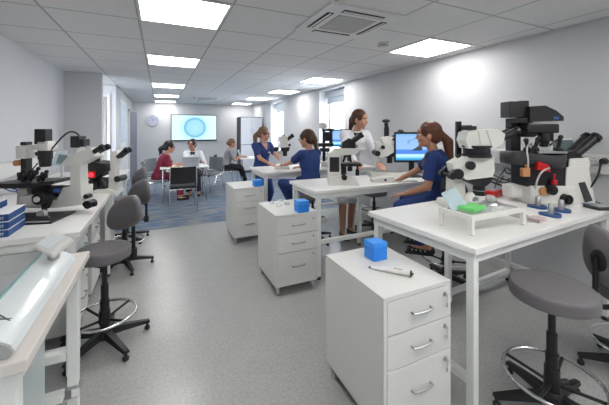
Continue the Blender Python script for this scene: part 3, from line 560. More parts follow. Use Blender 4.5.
V.part('binocular_head','black',lambda m: (V.px(m,[(562,166),(562,152),(570,150),(576,156),(581,160),(582,168),(578,167),(575,164)],-.06,.08)),smooth=30)
eyepieces(V,V(572,154),V(590,138.5),.038,.076,V.t)
t = thing('touch_display','tilted pale touch display behind the stage of the inverted microscope','display',Vector((3.33,1.58,HB)),-A); k = .0098
m = MB(); m.box((0,0,.47),(.24,.02,.16),.006,rot=E('X',-12)); m.build('housing','mwhite',t); m = MB(); m.box((-.0,-.0115,.47),(.19,.004,.12),.001,rot=E('X',-12)); m.build('screen','scr',t); m = MB(); m.cyl((0,.03,.02),(0,.02,.42),.014); m.box((0,.03,.008),(.16,.12,.016),.004); m.build('stand','mgrey',t,True)
def cab(pts, r, label, mt='cable', sm=2, nm='cable'):
    c = sum((Vector(p) for p in pts), Vector())/len(pts); z = min(p[2] for p in pts); o = Vector((c.x,c.y,z)); m = MB(); m.tube([Vector(p)-o for p in pts],r,n=7,smooth=sm); ob = m.build(nm,mt,None,'all'); ob.location = o; return tag(ob,label,'cable')
V.part('pale_hose','cablew',lambda m: m.tube([V(516,172,-.14),V(516,158,-.15),V(518,148,-.1),V(524,140,-.08),V(532,136,-.06)],.006,smooth=2),smooth='all')
V.part('white_tube','cablew',lambda m: m.tube([V(524,186,-.13),V(526,174,-.14),V(531,168,-.14),V(538,166,-.13)],.007,smooth=2),smooth='all')
V.part('brass_valve','orange',lambda m: (V.bx(m,510,166,517,174,-.16,-.12,.004),m.cyl(V(515,166,-.14),V(515,163,-.14),.012)))
# blue dish stands, tubes, slide pack, coasters
for (u,v,tb,lb) in ((538,207.5,1,'blue lobed dish stand nearest the inverted microscope, half hidden behind its knob'),(551,215.5,1,'blue lobed dish stand at the front with metal tubes'),(561,211,1,'blue lobed dish stand at the back right with metal tube')):
    p = at(u,v,HB); t = thing('dish_stand',lb,'stand',p); 
    m = MB(); n = 36; pr = [(.066*(1+.10*math.cos(3*a*2*math.pi/n))*math.cos(a*2*math.pi/n),.066*(1+.10*math.cos(3*a*2*math.pi/n))*math.sin(a*2*math.pi/n)) for a in range(n)]
    m.prism(pr,.0,.014,'xy'); m.build('disc','bluedish',t)
    m = MB(); m.lathe([(.0,.014),(.018,.014),(.018,.082),(.013,.088),(.013,.030),(.0,.030)]); m.build('tube_holder','steel',t,True)
    m = MB(); m.cyl((.034,.015,.014),(.034,.015,.05),.010); m.build('small_tube','mgrey',t,True)
p = at(537,221,HB); t = thing('slide_pack','translucent pinkish pack of slides on the near bench','slide pack',p,math.radians(5))
for k in range(3): m = MB(); m.box((0,0,.006+k*.0075),(.105,.075,.0065),.002,rot=E('Z',k*3)); m.build('slide','pink',t)
p = at(519,216,HB); t = thing('coaster','flat grey round disc left of the pinkish slide pack','disc',p); m = MB(); m.lathe([(.0,0),(.062,0),(.064,.004),(.058,.009),(.0,.008)],n=32); m.build('disc','mgrey',t,True); m = MB(); m.lathe([(.0,.0085),(.03,.0085),(.028,.013),(.0,.013)],n=24); m.build('hub','steel',t,True)
p = at(500,226,HB)
# power sockets and plug on the trunking
def sock(y, label, plug=False):
    t = thing('power_socket',label,'socket',(XR-.055,y,1.285),0); m = MB(); m.box((-.005,0,0),(.01,.146,.074),.003); m.build('faceplate','trim',t)
    for s in (-1,1):
        m = MB(); 
        for a,b in ((0,.014),(-.012,-.008),(.012,-.008)): m.box((-.0105,s*.036+a,b),(.002,.006,.009))
        m.build('pin_holes','cabdk',t)
        m = MB(); m.box((-.011,s*.012,.024),(.004,.012,.016),.001); m.build('switch','trim',t)
    if plug: m = MB(); m.cyl((-.01,-.036,-.002),(-.05,-.036,-.002),.028,.022); m.build('plug','black',t,True)
    return t
def yon(u, X):
    t = (u-PX)/F; return X*(-t*math.sin(A)+math.cos(A))/(t*math.cos(A)+math.sin(A))
ys1 = yon(600,XR-.05); sock(ys1,'double wall socket with round black plug at the right edge',True); sock(yon(578,XR-.05),'double wall socket behind the inverted microscope on the right'); sock(yon(503,XR-.05),'double wall socket left of the black camera tower')
cab([(XR-.10,ys1-.03,1.28),(XR-.14,ys1-.02,1.15),(XR-.17,ys1+.05,1.0),(3.12,ys1+.16,.935),(3.0,ys1+.28,.93)],.008,'black power cable hanging from the plug at the right edge')
R_ = random.Random(3)
for k,(lb,mt) in enumerate((('tangled black cable looping on the near bench left of the inverted microscope','cable'),('black looped cable lying against the wall on the near bench','cable'),('thin black cable arching above the red box','cable'),('pale cable loop behind the large stereo microscope','cablew'),('thick black loop beside the valve of the inverted microscope','cable'))):
    c = at(505+3*k,188,HB); pts = []
    for j in range(12):
        a = j*.9+k; pts.append((c.x+.10*math.cos(a)*(1+.3*R_.random())+.02*j-.1, c.y+.09*math.sin(a)+.03*R_.random(), HB+.012+.045*k*.6+abs(math.sin(a*.7))*(.05+.015*k)))
    cab(pts,.006,lb,mt)
cab([tuple(at(492,197,HB+.01)),tuple(at(497,180,HB+.10)),tuple(at(503,172,HB+.28)),tuple(at(507,166,HB+.32)),tuple(at(515,176,HB+.2))],.006,'black cable rising from the bench up to the black stage')
p = at(494,196,HB); t = thing('red_supply','small red power supply box behind the large stereo microscope','box',p,.2); m = MB(); m.box((0,0,.03),(.16,.10,.055),.01); m.build('case','red',t); m = MB(); m.box((0,0,.06),(.08,.05,.006),.001); m.build('label_plate','mgrey',t)
for k,(lb) in enumerate(('blue data cable bundle on the bench right of the inverted microscope','second blue data cable near the right edge of the near bench')):
    c = Vector((3.22,1.52-.18*k,HB)); cab([(c.x+.06*math.cos(j*.8)+.006*j,c.y+.06*math.sin(j*.8),HB+.008+.006*(j%3)) for j in range(9)],.005,lb,'cableb')
p = at(600,195,HB); t = thing('control_pad','dark flat control pad at the right end of the near bench','control pad',Vector((3.17,1.24,HB)),-.3); m = MB(); m.box((0,0,.012),(.20,.13,.022),.006); m.build('case','dkgrey',t); m = MB(); m.box((0,0,.0245),(.14,.08,.003),.001); m.build('keypad','mgrey',t)
# --- compound microscope on the mid bench
V = VT('compound_microscope','white microscope with black eyepiece head on the middle workbench','microscope',346,184)
V.part('base','mwhite',lambda m: V.px(m,[(328,184),(328,176),(345,174),(356,179),(358,184)],-.10,.09),smooth=30)
V.part('rear_pillar','mwhite',lambda m: V.px(m,[(327.5,182),(328,153),(333,150),(339,152),(341,182)],-.075,.075),smooth=30)
V.part('lamp_panel','black',lambda m: V.bx(m,329,156.5,338.5,171,-.082,-.074,.004))
V.part('upper_arm','mwhite',lambda m: V.px(m,[(332,154),(334,148),(355,148),(358,151),(355,154),(341,155)],-.06,.06),smooth=30)
V.part('head','black',lambda m: V.px(m,[(341,148),(342,142),(349,138),(355,143),(355,148)],-.05,.05))
V.part('nosepiece','black',lambda m: (m.cyl(V(347.5,154,0),V(347.5,157,0),.045),m.cyl(V(345,157,0),V(343,162,-.01),.013),m.cyl(V(350,157,0),V(351,162,.01),.013),m.cyl(V(348,157,-.02),V(348,161,-.03),.012)),smooth=True)
V.part('stage','black',lambda m: (V.bx(m,340,162.5,360,165.5,-.10,.10,.004),V.bx(m,341,165,346,176,-.03,.03,.004)))
V.part('condenser','black',lambda m: m.cyl(V(350,166,0),V(350,171,0),.03),smooth=True)
V.part('stage_control','black',lambda m: (m.cyl(V(357,166,-.03),V(357,175,-.03),.012),m.cyl(V(357,169,-.03),V(357,175,-.03),.022)),smooth=True)
V.part('focus_knob','black',lambda m: (m.cyl(V(343,176,-.13),V(343,176,.13),.030),m.cyl(V(343,176,-.15),V(343,176,.15),.016)),smooth=True)
eyepieces(V,V(349,144),V(360,135.5),.030,.07,V.t)
# --- stereo microscope with camera, mid bench
V = VT('camera_stereo_microscope','stereo microscope with a black camera on top, beside the monitor','microscope',384,176)
V.part('base','mwhite',lambda m: (V.px(m,[(368,176),(369,172.5),(398,172.5),(399,176)],-.16,.12)),smooth=30)
V.part('column','mwhite',lambda m: V.bx(m,376.5,155,381.5,174,.03,.08),smooth=30)
V.part('zoom_body','mwhite',lambda m: V.px(m,[(376,150),(380,144),(394,145),(394,151),(386,156),(377,158)],-.06,.08),smooth=30)
V.part('focus_arm','black',lambda m: V.px(m,[(380,156),(394,150.5),(394,156),(386,157.5)],-.058,.078))
V.part('focus_knob','black',lambda m: m.cyl(V(376,153,-.10),V(376,153,.12),.036),smooth=True)
V.part('magnification_knob','black',lambda m: m.cyl(V(381.5,147,-.09),V(381.5,147,.10),.026),smooth=True)
V.part('objective','black',lambda m: m.cyl(V(389.5,157,.0),V(389.5,163,.0),.036),smooth=True)
V.part('binocular_tube','mwhite',lambda m: V.px(m,[(380,138),(386,136),(394,137),(393,144),(383,145)],-.06,.06),smooth=30)
V.part('camera','black',lambda m: (m.cyl(V(386.5,137,0),V(386.5,127,0),.034),m.cyl(V(386.5,127,0),V(386,123,0),.026),m.ell(V(386,121,0),(.055,.05,.026))),smooth=True)
eyepieces(V,V(391,140),V(400.5,132.5),.030,.074,V.t)
p = at(376,181,HB); t = thing('control_box','white control box with black knobs beside the camera microscope','control box',at(382,181.5,HB),-A); m = MB(); m.prism([(-.13,0),(-.13,.035),(.05,.065),(.13,.065),(.13,0)],-.08,.06); m.build('case','mwhite',t); m = MB(); m.cyl((.02,-.085,.03),(.02,-.08,.03),.015); m.build('dial','black',t)
p = at(400,180,HB); t = thing('keyboard','white keyboard on the middle workbench in front of the monitor','keyboard',at(401,181,HB),-A); m = MB(); m.box((0,0,.009),(.36,.13,.016),.004); m.build('case','mwhite',t); m = MB()
for r in range(4):
    for q in range(13): m.box((-.16+q*.0265,-.045+r*.03,.0195),(.021,.024,.005))
m.build('keys','paper',t)
# monitor
V = VT('monitor','computer monitor showing a blue micro pipette picture','monitor',414,177)
V.part('housing','black',lambda m: V.bx(m,394.5,132,434,162.5,.0,.03,.004))
V.part('screen','scrimg',lambda m: V.bx(m,396,134,432.5,160.3,-.003,.0005,.0))
V.part('pipette_picture','ink',lambda m: (V.px(m,[(411,150.5),(417,147),(420,144),(422,144),(422,150.5)],-.0045,-.0032),
    m.tube([V(408.5,140.5,-.004),V(407.5,142,-.004),V(408.5,144,-.004),V(409.3,142,-.004)],.0035,n=5,closed=True),m.tube([V(409,140.5,-.004),V(417,138,-.004),V(421,136,-.004)],.003,n=5)))
V.part('stand','black',lambda m: (V.bx(m,410,160,415,176.5,.03,.06),m.b2((-.13,-.05,0),(.11,.13,.014),.005)))
# --- far stereo microscope
V = VT('small_stereo_microscope','small stereo microscope between the two women in navy on the back workbench','microscope',283,168.5)
V.part('base','mwhite',lambda m: V.px(m,[(275,168.5),(276,164.5),(289,164),(290.5,168.5)],-.13,.12),smooth=30)
V.part('column','mwhite',lambda m: V.bx(m,279.5,150,283.5,166,.02,.07),smooth=30)
V.part('zoom_body','mwhite',lambda m: V.px(m,[(279,147),(280,142),(288,142),(288.5,148),(282,150)],-.06,.06),smooth=30)
V.part('binocular_tube','mwhite',lambda m: V.px(m,[(279,141),(279,137),(283,135),(288,137),(288,142),(281,142.5)],-.06,.06),smooth=30)
V.part('focus_arm','black',lambda m: V.px(m,[(281,150),(281,147.5),(290,147),(289,151),(284,152)],-.062,.062))
V.part('focus_knob','black',lambda m: (m.cyl(V(276.5,149,-.08),V(276.5,149,.08),.035),m.cyl(V(289.5,145,-.03),V(289.5,145,.03),.02)),smooth=True)
V.part('objective','black',lambda m: m.cyl(V(285,151,0),V(285,156,0),.034),smooth=True)
V.part('top_cap','black',lambda m: m.cyl(V(283,136,0),V(283,134.5,0),.03),smooth=True)
eyepieces(V,V(286,140.5),V(292,136),.030,.066,V.t)
# --- microscope in front of the window
V = VT('window_microscope','grey and black microscope standing in front of the near window','microscope',328,166)
V.part('base','mwhite',lambda m: V.bx(m,321,161,336,166,-.1,.1,.01),smooth=30)
V.part('tower','mwhite',lambda m: V.px(m,[(318,128.5),(318.5,123),(324,122.5),(327.5,125),(326,129.5)],-.05,.07),smooth=30)
V.part('posts','black',lambda m: (V.bx(m,322.5,128,325.5,162,-.02,.04),V.bx(m,329.5,130,332.5,146,-.02,.04),V.bx(m,322,128.5,334,131,-.03,.05)))
V.part('stage','black',lambda m: (V.bx(m,318,143,333,146.5,-.09,.09),V.bx(m,320,148,329,151.5,-.06,.06)))
V.part('condenser','black',lambda m: m.cyl(V(327.5,132,0),V(327.5,141,0),.04),smooth=True)
V.part('knob','black',lambda m: m.cyl(V(329,153,-.12),V(329,153,.1),.03),smooth=True)
V = VT('second_monitor','dark framed monitor in front of the near window behind the lab coat woman','monitor',341,166)
V.part('housing','black',lambda m: V.bx(m,331,129,352,147,.0,.03,.004)); V.part('screen','scrimg',lambda m: V.bx(m,332.2,130.5,350.8,145.5,-.003,.0005,0)); V.part('stand','black',lambda m: (V.bx(m,340,147,342,165.5,.03,.05),m.b2((-.1,-.04,0),(.1,.1,.012),.004)))
# --- left inverted microscope
V = VT('black_and_white_inverted_microscope','inverted microscope with black lamp tower on the left wall bench beside the blue boxes','microscope',52,213)
V.part('base','mwhite',lambda m: (V.px(m,[(20,207),(21,188),(30,188),(33,197),(60,199),(66,187),(84,186),(84,204),(60,207)],-.03,.10)),smooth=30)
V.part('lower_step','mwhite',lambda m: V.bx(m,31,193,52,204,-.10,-.04,.012),smooth=30)
V.part('optical_block','dkgrey',lambda m: (V.bx(m,31,187,64,197,.0,.08,.004),m.cyl(V(58,190,-.03),V(64,190,-.03),.02)))
V.part('front_trunk','mwhite',lambda m: V.px(m,[(73,203),(74,163),(83,163),(84.5,203)],-.035,.05),smooth=30)
V.part('tube_head','mwhite',lambda m: (V.px(m,[(65,164.5),(72,157),(82,151),(84,164),(80,165)],-.05,.06),V.px(m,[(82,152),(95,147),(99,156),(88,162),(84,164)],-.05,.06)),smooth=30)
V.part('camera_port','mwhite',lambda m: m.cyl(V(78.5,155,.01),V(78.5,147,.01),.035),smooth=True)
V.part('camera','black',lambda m: (V.bx(m,73.5,136,82,147.5,-.035,.045),V.bx(m,81.5,139,86.5,146,-.03,.04)))
eyepieces(V,V(96,152),V(104,147.5),.020,.066,V.t)
V.part('pillar','black',lambda m: (V.bx(m,20.5,156,25.5,181,.0,.06),V.bx(m,20,142,25.5,146,.0,.06)))
V.part('pillar_head','mwhite',lambda m: V.bx(m,17.5,145.5,28,158.5,-.02,.08,.006),smooth=30)
V.part('copper_knob','orange',lambda m: m.cyl(V(18,163,-.02),V(18,163,.05),.022),smooth=True)
V.part('lamp_arm','mwhite',lambda m: (V.bx(m,27,145,52,149.5,-.01,.06,.006),V.bx(m,40.5,141,51.5,150.5,-.035,.04,.006)),smooth=30)
V.part('lamp_house','black',lambda m: V.bx(m,38,129,49,144,-.035,.035,.005))
V.part('condenser','black',lambda m: (m.cyl(V(45.5,150.5,0),V(45.5,159,0),.046),m.cyl(V(45.5,159,0),V(45.5,166.5,0),.042,.036),m.cyl(V(37.5,154,-.02),V(41,153,0),.014)),smooth=True)
V.part('stage','black',lambda m: V.px(m,[(6,185.5),(7,181),(50,180.5),(66,178),(67,181),(50,184.5),(24,185.5)],-.12,.14))
V.part('turret','black',lambda m: (m.lathe([(.0,0),(.055,0),(.06,.02),(.0,.03)],o=V(46,188,-.04)),),smooth=True)
for (u,v,du) in ((31,174,5),(39,172,4),(27,177,6),(36,176,5),(43,177,4),(24,174,4),(48,175,3)):
    def f(m): m.box(V(u,v,-.03),(.03,.03,.035),.004); m.cyl(V(u,v,-.03),V(u+du,v-4,-.04),.008); m.ell(V(u+du,v-4,-.04),(.014,.014,.014)); m.cyl(V(u,v,-.03),V(u-3,v+5,-.02),.010)
    V.part('micromanipulator','black',f,smooth=True)
V.part('thin_rod','black',lambda m: m.cyl(V(30,172,.0),V(39,163,-.01),.004))
V.part('focus_wheel','black',lambda m: (m.cyl(V(55.5,194.5,-.16),V(55.5,194.5,-.06),.040)),smooth=True)
V.part('wheel_cap','mwhite',lambda m: m.cyl(V(55.5,194.5,-.17),V(55.5,194.5,-.16),.020),smooth=True)
V.part('blue_badge','bluelab',lambda m: V.bx(m,60.5,187,66,190.5,-.068,-.058,.001))
V.part('stage_drive','black',lambda m: (V.px(m,[(50,189),(58,188),(59,200),(56,206),(53,206),(52,197)],-.10,-.06),m.cyl(V(54.5,203,-.09),V(54.5,213,-.09),.016)),smooth=True)
V.part('stage_drive_knob','mgrey',lambda m: m.cyl(V(55,210,-.13),V(55,210,-.1),.030),smooth=True)
V.part('lower_knob','black',lambda m: (m.cyl(V(90,204,-.03),V(90,204,.04),.030),m.cyl(V(87.5,196,-.02),V(87.5,196,.03),.018),m.cyl(V(84,204,.0),V(96,204,.0),.018)),smooth=True)
V.part('lamp_cable','cable',lambda m: m.tube([V(50,151,-.0),V(56,144,.0),V(62,135,.02),V(69,131,.02),V(75,133,.02),V(78,137,.02)],.006,smooth=2),smooth='all')
p = at(50,214,HB); t = thing('anti_vibration_mat','black mat under the left inverted microscope','mat',(-.93,2.86,HB),-A*.6); m = MB(); m.b2((-.28,-.20,0),(.34,.10,.012),.003); m.build('mat','black',t); m = MB(); m.b2((-.26,-.195,.012),(.32,-.185,.018),.001); m.build('edge_strip','mgrey',t)
p = at(30,217,HB); t = thing('white_bottle_box','small white upright box in front of the left inverted microscope','box',(-1.02,2.70,HB+.013)); m = MB(); m.box((0,0,.05),(.055,.05,.10),.008); m.build('case','mwhite',t); m = MB(); m.box((0,-.0255,.03),(.05,.003,.05),.001); m.build('dark_front','black',t)
p = at(62,186,HB); t = thing('tilted_tablet','small pale blue tilted tablet behind the left inverted microscope','tablet',(-1.15,4.95,HB),math.radians(-15)); m = MB(); m.box((0,0,.24),(.17,.02,.16),.006,rot=E('X',-15)@E('Y',8)); m.build('housing','paleblue',t); m = MB(); m.box((.01,-.012,.24),(.10,.004,.12),.001,rot=E('X',-15)@E('Y',8)); m.build('screen','scr',t); m = MB(); m.cyl((0,.01,0),(0,.01,.19),.012); m.lathe([(.0,0),(.06,0),(.06,.01),(.0,.012)]); m.build('stand','mgrey',t,True)
for k,(lb,mt) in enumerate((('blue data cable coiled at the far left of the wall bench','cableb'),('second blue data cable behind the kit boxes','cableb'),('black cable coiled under the stage of the left microscope','cable'),('thin grey cable draped before the left microscope','cablew'),('black cable bundle behind the kit boxes','cable'))):
    c = at(13+3*k,196,HB); pts = []
    for j in range(10):
        a = j*.95+k*1.3; pts.append((c.x+.07*math.cos(a)+.01*j-.08,c.y+.05*math.sin(a)+.12+.02*k,HB+.01+.07*abs(math.sin(a*.6))+.02*k))
    cab(pts,.006,lb,mt)
cab([tuple(at(38,212,HB+.02)),tuple(at(44,213,HB+.01)),tuple(at(50,218,HB+.01)),tuple(at(53,221,HB+.005))],.004,'thin white lead running to the wheel on the bench edge','cablew')
# --- second left microscope
V = VT('red_lit_microscope','dark stage microscope with a red glowing lamp further along the left bench','microscope',103,192)
V.part('base','mwhite',lambda m: V.px(m,[(86,192.5),(88,189),(112,188),(118,190),(118,193)],-.08,.10),smooth=30)
V.part('body','mwhite',lambda m: V.px(m,[(110,190),(111,166),(113,152),(118,150),(120,157),(117,165),(118,190)],-.03,.04),smooth=30)
V.part('stage_block','black',lambda m: V.px(m,[(90,174),(91,163),(97,161),(112,163),(112,170),(105,175),(97,178)],-.095,.11))
V.part('red_lamp','redlamp',lambda m: m.ell(V(98,173.5,-.10),(.024,.02,.022)),smooth='all')
V.part('red_filter','red',lambda m: V.bx(m,95,170,102,176.5,-.098,-.085,.004))
V.part('objective_turret','black',lambda m: (m.cyl(V(97,184,-.08),V(97,184,.08),.055),m.cyl(V(97,184,-.09),V(97,184,-.08),.032)),smooth=True)
V.part('turret_face','orange',lambda m: m.cyl(V(96,184,-.096),V(96,184,-.089),.022),smooth=True)
V.part('support','mgrey',lambda m: V.bx(m,86,160,90,190,.02,.08))
V.part('knob','black',lambda m: m.cyl(V(121,178,-.07),V(121,178,.06),.030),smooth=True)
V.part('condenser','black',lambda m: (V.bx(m,92,155,97,161,-.03,.04),m.cyl(V(98,158,0),V(98,163,0),.02)))
eyepieces(V,V(119,157),V(127,150.5),.024,.05,V.t)
V.part('objective_block','dkgrey',lambda m: (V.bx(m,92,178,108,189,-.04,.08,.01),m.cyl(V(105,178,-.05),V(109,185,-.05),.012)))
# ---------------------------------------------------------------- people
def organic(mb, name, mt, parent, vox=.007, smooth=4):
    me = bpy.data.meshes.new(name); bmesh.ops.recalc_face_normals(mb.bm, faces=mb.bm.faces); mb.bm.to_mesh(me); mb.bm.free()
    o = bpy.data.objects.new(name, me); C.objects.link(o)
    r = o.modifiers.new('r','REMESH'); r.mode = 'VOXEL'; r.voxel_size = vox; r.use_smooth_shade = True
    s = o.modifiers.new('s','SMOOTH'); s.factor = .5; s.iterations = smooth
    dg = bpy.context.evaluated_depsgraph_get(); dg.update(); n = bpy.data.meshes.new_from_object(o.evaluated_get(dg)); o.modifiers.clear(); o.data = n; n.name = name
    n.materials.clear(); n.materials.append(M[mt]); n.polygons.foreach_set('use_smooth',[True]*len(n.polygons)); o.parent = parent; return o
def ik(a, b, l1, l2, pole):
    a, b, pole = Vector(a), Vector(b), Vector(pole); d = b-a; L = min(d.length, (l1+l2)*.995); dn = d.normalized(); b = a+dn*L
    x = (l1*l1-l2*l2+L*L)/(2*L); h = math.sqrt(max(l1*l1-x*x, 0)); q = pole-dn*pole.dot(dn); q.normalize(); return a+dn*x+q*h, b
def person(name, label, x, y, face, hipz, lean, sc=1., side=0., hf=None, hp=0., hr=0., hands=None, feet=None, knees_out=.1, top='navy', coat=None, bottoms='navy', skirt=False, bareleg=False, hair='hairbr', style='pony', skin='skin', shoe='shoe', vox=.007, elbow=(0,-.4,-1), shirt=None, glasses=False, mask=False, ponyv=(0,-.3,-1), ponyl=.24, curl=.5):
    t = thing('person', label, 'person', (x,y,0)); fd = Vector((-math.sin(face),math.cos(face),0)); rt = Vector((math.cos(face),math.sin(face),0)); Z = Vector((0,0,1))
    W = lambda a,b,c: rt*a*sc+fd*b*sc+Z*c*sc
    hip = Z*hipz; ch = hip+fd*lean*sc+rt*side*sc; tz = math.sqrt(max(.48**2-lean**2-side**2,.1))*sc
    sh = ch+Z*tz; up = (sh-hip).normalized(); fw = (fd-up*fd.dot(up)).normalized(); nk = sh+up*.035*sc
    hfa = face if hf is None else hf; hd = Vector((-math.sin(hfa),math.cos(hfa),0))
    hc = nk+up*.080*sc+Z*.072*sc+hd*.035*sc
    HR = Matrix.Rotation(hfa,3,'Z') @ Matrix.Rotation(-hp,3,'X') @ Matrix.Rotation(hr,3,'Y'); hs = sc*1.10; H = lambda a,b,c: hc+HR@Vector((a,b,c))*hs
    l, r = {}, {}
    J = {}
    for s,k in ((-1,'L'),(1,'R')):
        S_ = sh+rt*s*.165*sc-up*.025*sc; tg = Vector(hands[k])-Vector((x,y,0)); pole = rt*s*abs(elbow[0]+.35)+fd*elbow[1]+Z*elbow[2]
        e, w = ik(S_, tg, .285*sc, .245*sc, pole); J['S'+k], J['E'+k], J['W'+k] = S_, e, w
        hj = hip+rt*s*.09*sc; ft = Vector(feet[k])-Vector((x,y,0)); ank = ft+Z*.075*sc
        kn, ank = ik(hj, ank, .43*sc, .42*sc, fd*1+rt*s*knees_out+Z*.25); J['H'+k], J['K'+k], J['A'+k] = hj, kn, ank
    def torso(m, g=0., top_=1., bot=-.08, zlo=None):
        pr = [(-.09,.145,.115),(0.,.172,.125),(.10,.148,.11),(.20,.132,.10),(.30,.15,.115),(.38,.165,.115),(.44,.165,.095),(.485,.11,.075),(.51,.062,.06)]
        rg = []; n = 20; Lt = (sh-hip).length/sc
        for (h,a,b) in pr:
            h2 = h*Lt/.48; p = hip+up*h2*sc if h > 0 else hip+Z*h*sc; bb_ = b+g
            rg.append([p+rt*((a+g)*sc*math.cos(k*2*math.pi/n))+fw*((bb_*sc)*math.sin(k*2*math.pi/n)*(1.0 if math.sin(k*2*math.pi/n)<0 else (1.15 if .25<h<.42 else 1.))) for k in range(n)])
        m.rings(rg)
    # body
    m = MB(); torso(m,-.008)
    m.cap(sh-up*.02*sc, hc-HR@Vector((0,.01,.06))*sc, .052*sc, .047*sc)
    m.ell(H(0,-.012,.025),(.074*hs,.094*hs,.092*hs),HR); m.ell(H(0,.024,-.04),(.056*hs,.062*hs,.072*hs),HR); m.ell(H(0,.062,-.088),(.026*hs,.024*hs,.022*hs),HR)
    m.cap(H(0,.080,.005),H(0,.099,-.028),.008*hs,.013*hs); m.ell(H(0,.076,.035),(.045*hs,.018*hs,.02*hs),HR)
    for s in (-1,1): m.ell(H(s*.040,.058,-.035),(.020*hs,.022*hs,.022*hs),HR); m.ell(H(s*.075,-.008,-.018),(.012*hs,.02*hs,.032*hs),HR)
    for k,s in (('L',-1),('R',1)):
        m.cap(J['S'+k],J['E'+k],.048*sc,.038*sc); m.cap(J['E'+k],J['W'+k],.039*sc,.024*sc)
        m.cap(J['H'+k],J['K'+k],.080*sc,.055*sc); m.cap(J['K'+k],J['K'+k]*.6+J['A'+k]*.4,.053*sc,.054*sc); m.cap(J['K'+k]*.6+J['A'+k]*.4,J['A'+k],.054*sc,.035*sc)
        # foot
        a = J['A'+k]; td = (fd+rt*s*.12).normalized(); m.cap(a-Z*.03*sc-td*.02*sc,a-Z*.045*sc+td*.15*sc,.034*sc,.026*sc)
        # hand
        w = J['W'+k]; d = (w-J['E'+k]).normalized(); d = (d-Z*d.z*.55).normalized(); side_ = d.cross(Z).normalized()*s; dn_ = side_.cross(d).normalized()*s
        if dn_.z > 0: dn_ = -dn_
        kc = w+d*.085*sc
        for q,(o_,ln) in enumerate(((-.030,.062),(-.010,.075),(.011,.080),(.031,.068))):
            o2 = -o_; kk = kc+side_*o2*sc; m.cap(w+side_*o2*.45*sc,kk,.0155*sc,.0125*sc)
            b1 = kk+(d*.9+dn_*.35*curl).normalized()*ln*.5*sc; b2 = b1+(d*.8+dn_*.9*curl).normalized()*ln*.5*sc; m.cap(kk,b1,.0098*sc,.0088*sc,10); m.cap(b1,b2,.0088*sc,.0075*sc,10)
        th = w+d*.028*sc-side_*.018*sc; t1 = th-side_*.038*sc+d*.028*sc+dn_*.01*sc; t2 = t1+d*.034*sc-side_*.008*sc; m.cap(th,t1,.014*sc,.0115*sc,10); m.cap(t1,t2,.0105*sc,.009*sc,10)
    body = organic(m,'body',skin,t,vox)
    # face details
    for s in (-1,1):
        m = MB(); m.ell(H(s*.030,.071,.0),(.0115*hs,.010*hs,.0072*hs),HR,12); e = m.build('eye','eye',t,'all'); m = MB(); m.ell(H(s*.030,.079,.0),(.0055*hs,.004*hs,.0055*hs),HR,10); m.build('iris','iris',e,'all')
        m = MB(); m.tube([H(s*.014,.087,.019),H(s*.030,.086,.024),H(s*.048,.070,.019)],.0032*hs,n=6,smooth=1); m.build('eyebrow',hair,t,'all')
    m = MB(); m.ell(H(0,.082,-.058),(.024*hs,.010*hs,.0075*hs),HR,12); m.build('lips','lips',t,'all')
    # hair
    m = MB(); m.ell(H(0,-.024,.036),(.084*hs,.100*hs,.092*hs),HR); m.ell(H(0,-.055,-.01),(.074*hs,.068*hs,.078*hs),HR)
    for s in (-1,1): m.ell(H(s*.064,.018,.035),(.020*hs,.045*hs,.05*hs),HR)
    P0 = H(0,-.115,.0)
    pv = (rt*0+HR@Vector((ponyv[0],ponyv[1],0))+Z*ponyv[2]).normalized()
    if style == 'pony':
        m.ell(H(0,-.112,.005),(.030*hs,.028*hs,.030*hs),HR); m.cap(P0,P0+pv*.07*hs+HR@Vector((0,-.03,0))*hs,.028*hs,.046*hs); m.cap(P0+pv*.07*hs+HR@Vector((0,-.03,0))*hs,P0+pv*ponyl*hs,.046*hs,.030*hs); m.cap(P0+pv*ponyl*.9*hs,P0+pv*(ponyl+.06)*hs+HR@Vector((0,-.01,0))*hs,.022*hs,.008*hs)
    elif style == 'bun': m.ell(H(0,-.115,-.01),(.045*hs,.04*hs,.045*hs),HR)
    elif style == 'long':
        m.cap(H(0,-.06,-.02),H(0,-.075,-.16),.07*hs,.045*hs)
        for s in (-1,1): m.cap(H(s*.068,-.02,.0),H(s*.075,-.03,-.15),.028*hs,.022*hs)
    elif style == 'low':
        m.ell(H(0,-.10,-.03),(.05*hs,.05*hs,.07*hs),HR); m.cap(H(0,-.105,-.04),H(0.01,-.11,-.15),.040*hs,.022*hs)
    hr_ = organic(m,'hair',hair,t,vox,5)
    if style == 'pony': m = MB(); m.lathe([(.024*hs,-.008),(.031*hs,-.006),(.031*hs,.006),(.024*hs,.008)],o=P0+Vector((0,0,.004)),n=16,rot=HR@E('X',70)); m.build('hair_tie','dkgrey',hr_,True)
    if glasses:
        m = MB()
        for s in (-1,1):
            n = 14; m.tube([H(s*.032+.021*math.cos(k*2*math.pi/n),.094,.0+.016*math.sin(k*2*math.pi/n)) for k in range(n)],.0024*hs,n=6,closed=True); m.tube([H(s*.053,.092,.004),H(s*.080,-.0,.0)],.0022*hs,n=6)
        m.tube([H(-.011,.096,.003),H(.011,.096,.003)],.0024*hs,n=6); m.build('glasses','black',t,True)
    # garments
    g = .010
    m = MB(); torso(m,g)
    for k,s in (('L',-1),('R',1)):
        fr = .62 if not coat else 1.0
        m.cap(sh+rt*s*.10*sc-up*.02*sc,J['S'+k],.058*sc,.064*sc); m.cap(J['S'+k],J['S'+k]*.5+J['E'+k]*.5,.064*sc,.060*sc)
        if coat: m.cap(J['S'+k]*.5+J['E'+k]*.5,J['E'+k],.060*sc,.052*sc); m.cap(J['E'+k],J['E'+k]*.12+J['W'+k]*.88,.052*sc,.036*sc)
        else: m.cyl(J['S'+k]*.5+J['E'+k]*.5,J['S'+k]*.22+J['E'+k]*.78,.060*sc,.063*sc,18)
